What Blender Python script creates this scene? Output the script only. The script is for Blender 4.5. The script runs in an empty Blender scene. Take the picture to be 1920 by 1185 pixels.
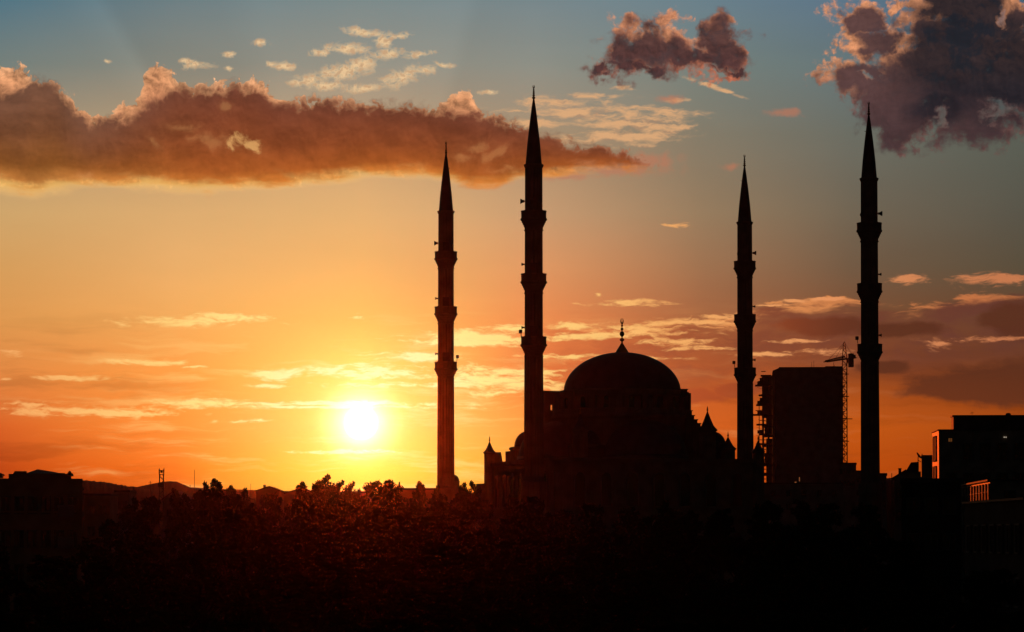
import bpy, math, random
from mathutils import Vector, Matrix
R = math.radians
scene = bpy.context.scene
C = scene.collection

# ------------------------------------------------------------------ camera
F = 5333.0                    # focal length of the photograph in its own pixels (100 mm)
PITCH, CAM_Z, SHIFT = R(1.95), 10.0, 0.1229
cam_d = bpy.data.cameras.new('camera'); cam = bpy.data.objects.new('camera', cam_d); C.objects.link(cam)
cam.location = (0, 0, CAM_Z); cam.rotation_euler = (R(90) + PITCH, 0, 0)
cam_d.lens = 100.0; cam_d.sensor_width = 36.0; cam_d.shift_y = SHIFT
cam_d.clip_start = 0.5; cam_d.clip_end = 20000
scene.camera = cam

def ray(px, py):
    xi = (px - 960) / F; yi = (592.5 - py) / F + SHIFT * 1920 / F
    c, s = math.cos(PITCH), math.sin(PITCH)
    return Vector((xi, c - yi * s, s + yi * c))
def at(px, py, Y):            # the point seen at that spot of the photograph, Y metres away
    d = ray(px, py); d = d * (Y / d.y)
    return Vector((d.x, Y, d.z + CAM_Z))
def XZ(px, py, Y):
    p = at(px, py, Y); return p.x, p.z

# ------------------------------------------------------------------ render settings
scene.render.engine = 'CYCLES'
scene.view_settings.view_transform = 'Standard'; scene.view_settings.look = 'None'
scene.view_settings.exposure = 0.0; scene.view_settings.gamma = 1.0
cy = scene.cycles
cy.max_bounces = 4; cy.diffuse_bounces = 2; cy.glossy_bounces = 2; cy.volume_bounces = 0
cy.caustics_reflective = False; cy.caustics_refractive = False
try:
    cy.use_denoising = True; cy.denoiser = 'OPENIMAGEDENOISE'
except Exception: pass

# ------------------------------------------------------------------ sun
SUN_PX = (677, 793)
sd = ray(*SUN_PX).normalized()
SUN_EL = math.asin(sd.z); SUN_AZ = math.atan2(sd.x, sd.y)
sl = bpy.data.lights.new('sun', 'SUN'); so = bpy.data.objects.new('sun', sl); C.objects.link(so)
sl.energy = 0.42; sl.angle = R(0.5); sl.color = (1.0, 0.10, 0.008)
so.rotation_euler = (-sd).to_track_quat('-Z', 'Y').to_euler(); so.location = (-40, 300, 200)

# ------------------------------------------------------------------ sky (world nodes, by azimuth and elevation)
def lin(c):
    def f(v):
        v /= 255.0
        return v / 12.92 if v <= 0.04045 else ((v + 0.055) / 1.055) ** 2.4
    return tuple(f(v) for v in c)
world = bpy.data.worlds.new('World'); scene.world = world; world.use_nodes = True
wt = world.node_tree; wt.nodes.clear()
UNIT = 1.0743                 # degrees of sky per unit of the sky chart
def K(px, py):
    d = ray(px, py).normalized()
    return (math.degrees(math.atan2(d.x, d.y)) / UNIT, math.degrees(math.asin(d.z)) / UNIT)
def nd(t, **kw):
    n = wt.nodes.new(t)
    for k, v in kw.items(): setattr(n, k, v)
    return n
def plug(sock, v):
    if isinstance(v, S): wt.links.new(v.s, sock)
    elif hasattr(v, 'is_output'): wt.links.new(v, sock)
    else: sock.default_value = v
class S:
    def __init__(s, sock): s.s = sock
    def __add__(a, b): return M('ADD', a, b)
    def __radd__(a, b): return M('ADD', b, a)
    def __sub__(a, b): return M('SUBTRACT', a, b)
    def __rsub__(a, b): return M('SUBTRACT', b, a)
    def __mul__(a, b): return M('MULTIPLY', a, b)
    def __rmul__(a, b): return M('MULTIPLY', b, a)
    def __truediv__(a, b): return M('DIVIDE', a, b)
def M(op, a, b=None, c=None, clamp=False):
    n = nd('ShaderNodeMath', operation=op, use_clamp=clamp); plug(n.inputs[0], a)
    if b is not None: plug(n.inputs[1], b)
    if c is not None: plug(n.inputs[2], c)
    return S(n.outputs[0])
def VM(op, a, b=None, c=None, scale=None):
    n = nd('ShaderNodeVectorMath', operation=op); plug(n.inputs[0], a)
    if b is not None: plug(n.inputs[1], b)
    if c is not None: plug(n.inputs[2], c)
    if scale is not None: plug(n.inputs['Scale'], scale)
    return S(n.outputs['Value'] if op in ('LENGTH', 'DISTANCE', 'DOT_PRODUCT') else n.outputs[0])
def vec(x, y, z=0.0):
    n = nd('ShaderNodeCombineXYZ'); plug(n.inputs[0], x); plug(n.inputs[1], y); plug(n.inputs[2], z); return S(n.outputs[0])
def mn(a, b): return M('MINIMUM', a, b)
def mx(a, b): return M('MAXIMUM', a, b)
def sst(a, b, x):
    n = nd('ShaderNodeMapRange', interpolation_type='SMOOTHSTEP'); plug(n.inputs[0], x)
    n.inputs[1].default_value = a; n.inputs[2].default_value = b; return S(n.outputs[0])
def lst(a, b, x):
    n = nd('ShaderNodeMapRange'); plug(n.inputs[0], x)
    n.inputs[1].default_value = a; n.inputs[2].default_value = b; return S(n.outputs[0])
def noise(v, scale, detail=4, rough=0.5, dist=0.0):
    n = nd('ShaderNodeTexNoise', noise_dimensions='2D', normalize=True)
    plug(n.inputs['Vector'], v); n.inputs['Scale'].default_value = scale; n.inputs['Detail'].default_value = detail
    n.inputs['Roughness'].default_value = rough; n.inputs['Distortion'].default_value = dist
    return n
def nz(v, *a, **k): return S(noise(v, *a, **k).outputs[0])
def nzc(v, *a, **k): return S(noise(v, *a, **k).outputs[1])
def voro(v, scale, detail=0, rough=0.5):
    n = nd('ShaderNodeTexVoronoi', voronoi_dimensions='2D', feature='SMOOTH_F1'); plug(n.inputs['Vector'], v)
    n.inputs['Scale'].default_value = scale; n.inputs['Detail'].default_value = detail
    n.inputs['Roughness'].default_value = rough; n.inputs['Smoothness'].default_value = 0.25
    return S(n.outputs['Distance'])
def mix(a, b, f):
    n = nd('ShaderNodeMix', data_type='RGBA'); plug(n.inputs[0], f); plug(n.inputs[6], a); plug(n.inputs[7], b); return S(n.outputs[2])
def addc(a, b, f=1.0):
    n = nd('ShaderNodeMix', data_type='RGBA', blend_type='ADD'); plug(n.inputs[0], f); plug(n.inputs[6], a); plug(n.inputs[7], b); return S(n.outputs[2])
def mulc(a, f): return VM('SCALE', a, scale=f)
def col(c): return (*lin(c), 1.0)
def ramp(x, stops, mode='LINEAR'):
    n = nd('ShaderNodeValToRGB'); plug(n.inputs[0], x); r = n.color_ramp; r.interpolation = mode
    while len(r.elements) > 1: r.elements.remove(r.elements[-1])
    for i, (p, c) in enumerate(sorted(stops)):
        e = r.elements[0] if i == 0 else r.elements.new(p)
        e.position = p; e.color = c if len(c) == 4 else (*c, 1.0)
    return S(n.outputs[0])
def curve(U, pts):            # height of a cloud edge as a function of azimuth, in chart units
    n = nd('ShaderNodeFloatCurve'); plug(n.inputs['Value'], lst(-11, 11, U))
    cm = n.mapping; cm.extend = 'HORIZONTAL'; c = cm.curves[0]
    q = sorted(((K(x, y)[0] + 11) / 22, K(x, y)[1] / 10.5) for x, y in pts)
    c.points[0].location = q[0]; c.points[-1].location = q[-1]
    for p in q[1:-1]: c.points.new(*p)
    for p in c.points: p.handle_type = 'VECTOR'
    cm.use_clip = False; cm.update()
    return S(n.outputs[0]) * 10.5
def blobs(P, ells):           # smallest normalised distance to a set of ellipses (x, y, rx, ry[, tilt])
    q = None
    for e in ells:
        x, y, rx, ry = e[:4]; u, v = K(x, y); rx /= 100; ry /= 100
        if len(e) > 4:
            a = R(e[4]); ca, sa = math.cos(a), math.sin(a)
            px = VM('DOT_PRODUCT', P, (ca / rx, sa / rx, 0)) - (u * ca + v * sa) / rx
            py = VM('DOT_PRODUCT', P, (-sa / ry, ca / ry, 0)) - (-u * sa + v * ca) / ry
            d = VM('LENGTH', vec(px, py))
        else:
            d = VM('LENGTH', VM('MULTIPLY_ADD', P, (1 / rx, 1 / ry, 0), (-u / rx, -v / ry, 0)))
        q = d if q is None else mn(q, d)
    return q

tc = nd('ShaderNodeTexCoord'); DIR = S(tc.outputs['Generated'])
sx = nd('ShaderNodeSeparateXYZ'); plug(sx.inputs[0], DIR)
AZ = M('ARCTAN2', S(sx.outputs[0]), S(sx.outputs[1])) * (180 / math.pi / UNIT)
EL = M('ARCSINE', S(sx.outputs[2])) * (180 / math.pi / UNIT)
U, V = AZ, EL
P = vec(U, V)
su, sv = K(*SUN_PX)
RS = VM('LENGTH', VM('SUBTRACT', P, (su, sv, 0)))        # angle from the sun

COLS = [0, 330, 677, 1000, 1320, 1600, 1920]
ROWS = [0, 120, 250, 400, 500, 600, 700, 800, 880, 1010]
TAB = [
 [(84,118,132),(118,128,122),(170,148,115),(208,166,108),(214,158,92),(222,152,80),(228,138,68),(215,98,38),(188,70,20),(150,45,10)],
 [(112,130,134),(138,138,126),(185,155,118),(222,174,114),(232,174,106),(245,174,94),(252,160,72),(255,150,60),(252,125,38),(220,90,20)],
 [(124,138,138),(150,146,132),(195,160,120),(228,178,116),(242,182,106),(255,196,100),(255,235,120),(255,255,230),(255,240,90),(255,170,40)],
 [(122,138,142),(142,144,134),(170,145,115),(200,156,114),(224,154,100),(236,142,80),(240,130,65),(250,160,70),(250,150,50),(220,100,20)],
 [(106,128,138),(116,128,122),(130,122,104),(150,124,94),(158,114,80),(165,100,62),(198,96,42),(212,98,34),(202,80,18),(170,60,8)],
 [(92,116,134),(102,118,120),(106,108,98),(112,100,82),(114,90,68),(125,78,48),(150,72,30),(195,88,22),(188,76,10),(150,50,4)],
 [(70,96,116),(80,98,106),(90,94,84),(88,84,72),(90,78,60),(105,66,42),(120,60,26),(165,72,18),(165,66,8),(130,42,4)],
]
def halo(r):
    return (0.25 * math.exp(-r / 1.6), 0.62 * math.exp(-r / 1.45), 0.22 * math.exp(-(r / 1.3)))
cols = []
for ci, x in enumerate(COLS):
    st = []
    for ri, y in enumerate(ROWS):
        u, v = K(x, y); h = halo(math.hypot(u - su, v - sv)); t = lin(TAB[ci][ri])
        c = [max(0.004, t[i] - h[i]) for i in range(3)]
        if ci == 2 and ri == 7: c = [0.75, 0.45, 0.08]
        st.append((v / 10.8, c))
    cols.append(ramp(V / 10.8, st, 'EASE' if False else 'LINEAR'))
base = cols[0]
for i in range(1, len(COLS)):
    base = mix(base, cols[i], lst(K(COLS[i - 1], 600)[0], K(COLS[i], 600)[0], U))
# slight unevenness of the thin high veil
veil = nz(VM('MULTIPLY', P, (0.25, 0.9, 0)), 0.8, 4, 0.55)
base = mulc(base, 0.94 + 0.12 * veil)
# faint beams fanning up from the sun through the gaps of the cloud bank
PHI = M('ARCTAN2', U - su, V - sv)
beam = ramp(PHI / 2.4 + 0.5, [(0.0, (.5,) * 3), (0.235, (.5,) * 3), (0.262, (.62,) * 3), (0.275, (.36,) * 3), (0.36, (.42,) * 3), (0.40, (.58,) * 3), (0.52, (.55,) * 3), (0.6, (.55,) * 3), (0.617, (.38,) * 3), (0.70, (.45,) * 3), (0.8, (.5,) * 3)])
base = mulc(base, 1.0 + (VM('DOT_PRODUCT', beam, (1, 0, 0)) - 0.5) * 0.5 * sst(6.2, 8.6, V))
# aureole and disc
base = addc(base, mulc((0.25, 0.0, 0.0), M('EXPONENT', RS * (-1 / 1.6))))
base = addc(base, mulc((0.0, 0.62, 0.0), M('EXPONENT', RS * (-1 / 1.45))))
base = addc(base, mulc((0.0, 0.0, 0.22), M('EXPONENT', RS * (-1 / 1.3))))
core = M('EXPONENT', M('MULTIPLY', M('POWER', RS / 0.47, 2.0), -1.0))
disc = sst(0.33, 0.14, RS)
glow = addc(mulc((1.15, 1.15, 1.05), core), mulc((12.0, 11.0, 9.0), disc))

# --- cloud layers, far to near
warp = VM('SUBTRACT', nzc(P, 0.9, 3, 0.5), (0.5, 0.5, 0.5))
warpf = VM('SUBTRACT', nzc(P, 4.0, 3, 0.55), (0.5, 0.5, 0.5))
PW = VM('ADD', P, VM('MULTIPLY', warp, (0.5, 0.22, 0)))
PWW = VM('ADD', PW, VM('MULTIPLY', warpf, (0.14, 0.10, 0)))
litc = ramp(RS / 12, [(0.0, lin((255, 255, 215))), (0.1, lin((255, 255, 190))), (0.2, lin((255, 240, 150))), (0.33, lin((255, 212, 125))), (0.5, lin((250, 180, 105))), (0.75, lin((232, 150, 95))), (1.0, lin((205, 125, 80)))])

# low streaks
st_n = nz(VM('MULTIPLY', PW, (0.35, 2.4, 0)), 2.2, 6, 0.6)
st_f = nz(VM('MULTIPLY', PWW, (0.5, 2.0, 0)), 7.0, 4, 0.6)
streaks = [(350,601,140,9),(300,603,80,9),(440,597,70,10),(270,680,80,6),(368,689,28,3),(130,708,62,5),(520,704,42,11),(505,722,30,4),
  (690,699,125,14),(640,690,62,8,10),(780,670,75,10),(900,632,120,12),(960,616,50,8),(850,642,110,9),(800,722,190,6),(930,712,110,24),(1000,700,90,16),
  (400,757,110,10),(600,757,260,5),(640,763,240,3),(60,768,70,15),(230,772,120,10),(675,846,62,5),(640,848,120,4),(480,790,60,4),(1178,569,76,6),(1268,421,30,4),
  (1706,525,36,11),(1868,526,54,13),(20,664,24,6),(5,712,12,3),(665,594,18,6),(1850,637,90,6),(1765,646,22,12),(1075,612,60,8),(1110,630,120,9),
  (1220,618,110,14),(1290,604,80,8),(1345,593,50,6),(1440,573,44,3),(1490,565,30,3),(1560,561,40,3),(1260,640,80,8),(1060,668,90,5),(1180,672,90,5),(1430,665,60,5),(1520,660,60,6),
  (1120,552,8,5,30),(1490,640,50,4),(1330,655,60,5)]
q = blobs(VM('ADD', P, VM('MULTIPLY', warp, (0.5, 0.10, 0))), streaks)
sm = sst(-0.16, 0.66, 0.75 * (1.0 - q) + (st_n - 0.5) * 2.3 + (st_f - 0.5) * 1.6) * sst(2.3, 0.8, q)
sky = base
# broad weak streakiness all through the lower sky
lowband = sst(0.2, 1.2, V) * sst(4.8, 3.0, V)
wk = sst(0.50, 0.72, nz(VM('MULTIPLY', PW, (0.22, 2.2, 0)), 1.7, 7, 0.62))
sky = mix(sky, litc, wk * lowband * 0.34 * sst(13.0, 4.0, RS))
wd = sst(0.48, 0.70, nz(VM('ADD', VM('MULTIPLY', PW, (0.2, 1.8, 0)), (7.3, 2.1, 0)), 1.3, 6, 0.6))
sky = mix(sky, mulc(base, 0.80), wd * lowband * sst(2.0, 5.0, RS))

# brown-mauve bank low on the right
btop = curve(U, [(880,640),(950,628),(1030,612),(1150,616),(1260,606),(1330,596),(1410,580),(1480,566),(1560,562),(1640,562),(1700,568),(1800,556),(1920,545),(2000,545)])
bn = nz(VM('MULTIPLY', PWW, (0.5, 1.6, 0)), 1.8, 7, 0.6)
bd = (btop - V) + (bn - 0.5) * 0.55
bank_c = ramp(lst(-1, 10, U), [(0.0, lin((225, 125, 70))), (0.25, lin((190, 98, 56))), (0.45, lin((140, 74, 48))), (0.7, lin((112, 62, 46))), (1.0, lin((98, 56, 46)))])
bmask = sst(0.0, 0.18, bd) * sst(1.75, 0.75, bd) * sst(-0.5, 1.8, U)
sky = mix(sky, bank_c, bmask * (0.45 + 0.5 * sst(0.35, 0.65, bn)))
rim = sst(-0.02, 0.05, bd) * sst(0.26, 0.06, bd) * sst(0.3, 1.5, U) * sst(0.40, 0.62, st_n)
sky = mix(sky, mix(col((250, 165, 95)), col((205, 120, 70)), sst(2, 9, U)), rim * 0.85)
w2 = nz(VM('MULTIPLY', PWW, (0.6, 1.5, 0)), 2.2, 6, 0.6)
wq = 1.0 - blobs(PW, [(1860,722,150,34),(1790,734,100,20),(1920,712,90,38),(1900,600,50,36),(1250,742,110,15),(1380,730,56,13),(1650,690,50,12),(1680,620,90,16),(1540,612,90,18)])
wm = sst(-0.30, 0.30, wq + (w2 - 0.5) * 1.1)
sky = mix(sky, mix(col((180, 80, 42)), col((88, 46, 29)), sst(2.5, 7.0, U)), wm * 0.82)
sky = mix(sky, litc, sm * 0.9)

# pale flocculent patches high above the bank, and the cirrus sheet right of them
alto = [(690,62,45,9,-8),(717,78,22,13,-30),(752,68,22,6,10),(648,92,46,11),(600,98,22,8),(727,102,34,11,10),(786,102,30,7,6),(645,133,62,19,14),(668,122,42,15,14),
  (580,150,36,12),(612,160,40,9),(755,145,52,16,18),(795,132,26,10),(832,122,20,5,-10),(685,166,44,9,4),(370,122,30,9),(350,115,14,6),(488,80,17,7),(428,102,16,6),(530,125,24,8),(510,120,14,6),(428,128,8,5),(555,155,20,9),(915,174,18,5),(200,115,6,4)]
an = nz(PWW, 3.2, 6, 0.62)
af = nz(VM('MULTIPLY', PWW, (1.0, 1.5, 0)), 9.0, 3, 0.6)
aq = blobs(VM('ADD', P, VM('MULTIPLY', warpf, (0.16, 0.08, 0))), alto)
am = sst(-0.22, 0.80, (1.0 - aq) * 0.85 + (an - 0.5) * 1.7 + (af - 0.5) * 1.5) * sst(1.9, 1.0, aq)
sky = mix(sky, mix(col((238, 200, 150)), col((205, 165, 125)), sst(0.45, 0.65, af)), am * 0.92)
cirrus = [(1090,212,150,22),(1200,232,110,26),(1040,192,70,14),(1235,205,80,8,-6),(1150,255,110,18),(1240,250,70,12,8),(1330,160,44,5,-18),(1365,172,30,4,-20),(1270,188,26,6),(1165,166,28,6),(1100,180,60,6),(1210,275,40,8),(1000,230,60,14)]
cn = nz(VM('MULTIPLY', PWW, (0.55, 2.6, 0)), 2.6, 6, 0.62)
cq = blobs(P, cirrus)
cm_ = sst(-0.15, 0.85, (1.0 - cq) * 0.8 + (cn - 0.5) * 2.4 + (st_f - 0.5) * 1.1) * sst(1.7, 0.8, cq)
sky = mix(sky, mix(col((226, 172, 122)), col((190, 140, 105)), sst(0.5, 0.3, cn)), cm_ * 0.85)
pinkq = blobs(PW, [(1250,186,34,9),(1215,300,60,16),(1370,310,24,8),(1480,210,40,10),(1150,318,110,17),(1060,330,70,12)])
sky = mix(sky, col((190, 118, 88)), sst(1.25, 0.1, pinkq + (an - 0.5) * 2.0) * 0.6)

# the long cumulus bank: sunlit puffs behind, shaded body in front
bil = voro(PWW, 3.4, 3, 0.6)
bilf = voro(PWW, 9.0, 2, 0.6)
edge = nz(PWW, 3.0, 8, 0.6)
edge_s = nz(VM('ADD', PWW, (0.035, 0.055, 0)), 3.0, 8, 0.6)
relief = (edge - edge_s) * 1.9
soft = nz(VM('MULTIPLY', PW, (0.45, 1.5, 0)), 2.2, 6, 0.55)
body = nz(VM('MULTIPLY', PW, (0.8, 1.3, 0)), 1.5, 7, 0.58)
ptop = curve(U, [(-100,100),(0,110),(20,104),(46,113),(62,130),(80,130),(104,134),(118,158),(135,166),(150,182),(170,196),(205,206),(220,186),(232,176),(252,172),(266,150),(274,106),(296,90),(314,108),(332,134),(355,140),(400,146),(414,132),(430,148),(455,132),(480,130),(502,141),(520,154),(545,168),(600,170),(650,172),(700,180),(760,186),(800,182),(830,180),(846,156),(872,148),(888,162),(897,192),(930,203),(980,220),(1010,240),(1060,248),(1120,256),(1180,272),(1230,296),(1268,318),(1400,330)])
pbot = curve(U, [(-100,372),(0,370),(60,378),(100,370),(180,358),(330,370),(430,368),(530,361),(640,351),(700,342),(790,342),(850,351),(900,356),(1000,341),(1100,331),(1200,322),(1268,318),(1400,310)])
relp = lst(0, 1, (V - pbot) / mx(ptop - pbot, 0.05))
p_d = mn((ptop - V) + (edge - 0.5) * 0.30 + (0.30 - bil) * 0.26, (V - pbot) * 0.8 + (soft - 0.5) * 0.22)
p_m = sst(0.0, 0.055, p_d) * sst(3.3, 2.2, U) * mx(sst(0.15, 0.4, relp), sst(0.0, 0.20, p_d))
pcol = ramp(relp, [(0.0, lin((250, 196, 120))), (0.10, lin((255, 196, 108))), (0.3, lin((205, 125, 70))), (0.6, lin((214, 138, 96))), (0.85, lin((236, 164, 114))), (1.0, lin((246, 186, 138)))])
pcol = mix(pcol, col((190, 112, 80)), sst(0.6, 2.6, U) * 0.8)
shade = 0.74 + 0.28 * sst(0.55, 0.08, bil) + 0.14 * sst(0.6, 0.1, bilf) + 0.35 * (edge - 0.5) + relief
pcol = mulc(pcol, mx(sst(0.35, 0.0, relp), shade))
sky = mix(sky, pcol, p_m * (0.97 - 0.3 * sst(0.3, 2.8, U)))
dtop = curve(U, [(-100,150),(0,158),(45,150),(60,134),(86,134),(106,146),(130,184),(165,216),(215,212),(240,202),(280,184),(305,168),(335,152),(400,160),(420,154),(450,146),(480,156),(505,170),(530,180),(600,176),(700,186),(800,190),(850,198),(892,200),(930,210),(980,222),(1050,250),(1120,262),(1180,280),(1215,306),(1400,330)])
dbot = curve(U, [(-100,345),(0,342),(40,358),(80,354),(100,344),(250,338),(330,347),(420,351),(520,342),(620,334),(680,322),(760,324),(830,330),(880,348),(930,344),(980,334),(1040,322),(1100,316),(1180,312),(1215,310),(1400,310)])
reld = lst(0, 1, (V - dbot) / mx(dtop - dbot, 0.05))
d_d = mn((dtop - V) + (edge - 0.5) * 0.36 + (0.25 - bil) * 0.18, (V - dbot) * 0.85 + (soft - 0.5) * 0.55 + (edge - 0.5) * 0.12)
d_m = sst(-0.12, 0.16, d_d) * sst(3.1, 2.1, U)
dcol = ramp(reld, [(0.0, lin((206, 120, 48))), (0.14, lin((162, 84, 34))), (0.4, lin((136, 69, 35))), (0.7, lin((116, 60, 38))), (1.0, lin((100, 57, 46)))])
dleft = ramp(reld, [(0.0, lin((205, 130, 62))), (0.2, lin((138, 82, 36))), (0.5, lin((114, 70, 44))), (1.0, lin((106, 74, 60)))])
dcol = mix(dcol, dleft, sst(-5.5, -8.8, U))
lump = 0.84 + 0.34 * sst(0.3, 0.7, body) + 0.10 * sst(0.6, 0.1, bil) + 0.2 * (edge - 0.5) + relief * 0.13
dcol = mulc(dcol, lump)
gapq = blobs(PWW, [(440,270,46,16,-15),(285,262,30,10,-35),(395,268,54,16,-12),(340,240,44,14),(432,200,16,11),(885,278,36,15,20),(925,290,42,13,15),(860,295,40,12),(965,318,56,14),(160,328,18,9)])
gm = sst(1.5, 0.0, gapq + (0.5 - edge) * 1.6 + (0.5 - body) * 1.4)
sky = mix(sky, dcol, d_m * 0.97)
sky = mix(sky, mix(col((165, 98, 58)), col((214, 150, 92)), sst(0.4, 1.0, gm)), gm * 0.26 * d_m)
bq = blobs(PWW, [(447,266,20,14),(470,272,16,10)])
sky = mix(sky, col((240, 184, 112)), sst(1.1, -0.1, bq + (0.5 - edge) * 4.0 + (0.5 - an) * 2.0) * 0.6 * sst(2.6, 1.2, bq))

PB = VM('ADD', PWW, VM('MULTIPLY', VM('SUBTRACT', nzc(P, 2.3, 4, 0.55), (0.5, 0.5, 0.5)), (0.85, 0.6, 0)))
# small cumulus, top centre-right
e1 = nz(PWW, 3.0, 8, 0.66)
v1 = voro(PWW, 4.6, 2, 0.55)
small_l = [(1160,46,26,26),(1180,60,30,28),(1208,76,40,34),(1248,42,30,26),(1264,60,44,42),(1232,82,80,50),(1176,98,62,46),(1290,92,60,46),(1350,46,26,22),(1342,88,54,52),(1372,108,44,44),(1310,118,80,32),(1372,136,56,24),(1350,148,40,14),(1128,132,34,16),(1190,128,70,26)]
cp1 = 1.0 - blobs(PB, small_l)
m1 = cp1 * 0.8 + (e1 - 0.5) * 1.0 + (0.3 - v1) * 0.5
mk1 = sst(-0.16, 0.40, m1)
lit1 = mulc(mix(col((232, 152, 106)), col((190, 106, 76)), sst(0.9, 0.1, (V - 8.6))), 0.80 + 0.22 * sst(0.5, 0.05, v1) + 0.12 * sst(0.6, 0.1, bilf) + 0.4 * (e1 - 0.5) + relief)
sky = mix(sky, lit1, mk1 * 0.93)
cd1 = 1.0 - blobs(PB, [(1178,92,50,44),(1220,82,46,44),(1245,94,70,38),(1290,108,50,24),(1342,76,36,44),(1364,100,44,38),(1330,112,50,18),(1178,130,40,22),(1222,134,28,16),(1125,134,30,12),(1375,134,40,8)])
md1 = sst(-0.28, 0.42, cd1 * 0.8 + (e1 - 0.5) * 0.9 + (body - 0.5) * 1.3)
sky = mix(sky, mulc(mix(col((108, 68, 60)), col((72, 50, 52)), sst(0.1, 0.55, cd1)), 0.92 + 0.5 * (e1 - 0.5) + relief * 0.5), md1 * 0.94)

# big cumulus in the top right corner
big_l = [(1614,28,66,52),(1690,10,40,30),(1728,30,46,60),(1604,74,54,36),(1576,138,56,40),(1600,165,54,34),(1640,92,70,50),(1700,112,100,80),(1895,25,70,60),(1664,186,90,62),(1702,236,70,56),(1800,190,140,84),(1900,150,120,130),(1790,0,110,60)]
cp2 = 1.0 - blobs(PB, big_l)
m2 = cp2 * 0.85 + (e1 - 0.5) * 1.25 + (body - 0.5) * 0.5 + (0.3 - v1) * 0.4
hole = sst(1.25, 0.25, blobs(PB, [(1768,216,16,26),(1872,206,34,24),(1618,142,14,8),(1872,28,12,20)]) + (0.5 - e1) * 2.2 + (0.5 - an) * 1.2)
mk2 = sst(-0.14, 0.32, m2) * (1.0 - hole * 0.55)
lit2 = mulc(mix(col((226, 150, 104)), col((122, 82, 76)), sst(8.9, 8.0, V)), 0.80 + 0.22 * sst(0.5, 0.05, v1) + 0.12 * sst(0.6, 0.1, bilf) + 0.4 * (e1 - 0.5) + relief)
sky = mix(sky, lit2, mk2 * 0.94)
cd2 = 1.0 - blobs(PB, [(1800,80,120,110),(1760,140,140,90),(1900,140,120,110),(1690,165,90,64),(1692,232,60,50),(1650,92,44,38),(1620,38,42,28),(1815,200,120,64),(1800,5,90,60),(1905,40,36,26),(1606,145,54,30),(1668,205,64,50)])
md2 = sst(-0.28, 0.40, cd2 * 0.95 + (e1 - 0.5) * 0.75 + (body - 0.5) * 1.1)
deep = sst(0.0, 0.6, 1.0 - blobs(PW, [(1820,105,200,150),(1920,130,170,160),(1800,10,130,100),(1760,200,80,50)]) + (body - 0.5) * 0.5)
dk2 = mix(col((88, 63, 63)), col((33, 33, 40)), deep)
dk2 = mix(dk2, col((58, 44, 47)), sst(8.3, 7.4, V) * 0.6)
sky = mix(sky, mulc(dk2, 0.92 + 0.6 * (body - 0.5) + 0.25 * (e1 - 0.5) + relief * 0.2), md2 * 0.97 * (1.0 - hole * 0.75))

sky = addc(sky, glow)
# the rest of the dome is the clear dusk sky
ns = nd('ShaderNodeTexSky', sky_type='NISHITA'); ns.sun_disc = False
ns.sun_elevation = SUN_EL; ns.sun_rotation = SUN_AZ; ns.altitude = 130; ns.dust_density = 2.0
away = mx(sst(11.0, 26.0, M('ABSOLUTE', U)), sst(11.0, 24.0, V))
fin = mix(sky, mulc(S(ns.outputs[0]), 0.007), away)
bg = nd('ShaderNodeBackground'); plug(bg.inputs[0], fin); bg.inputs[1].default_value = 1.0
wo = nd('ShaderNodeOutputWorld'); wt.links.new(bg.outputs[0], wo.inputs[0])
world.cycles.sampling_method = 'MANUAL'; world.cycles.sample_map_resolution = 512

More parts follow.
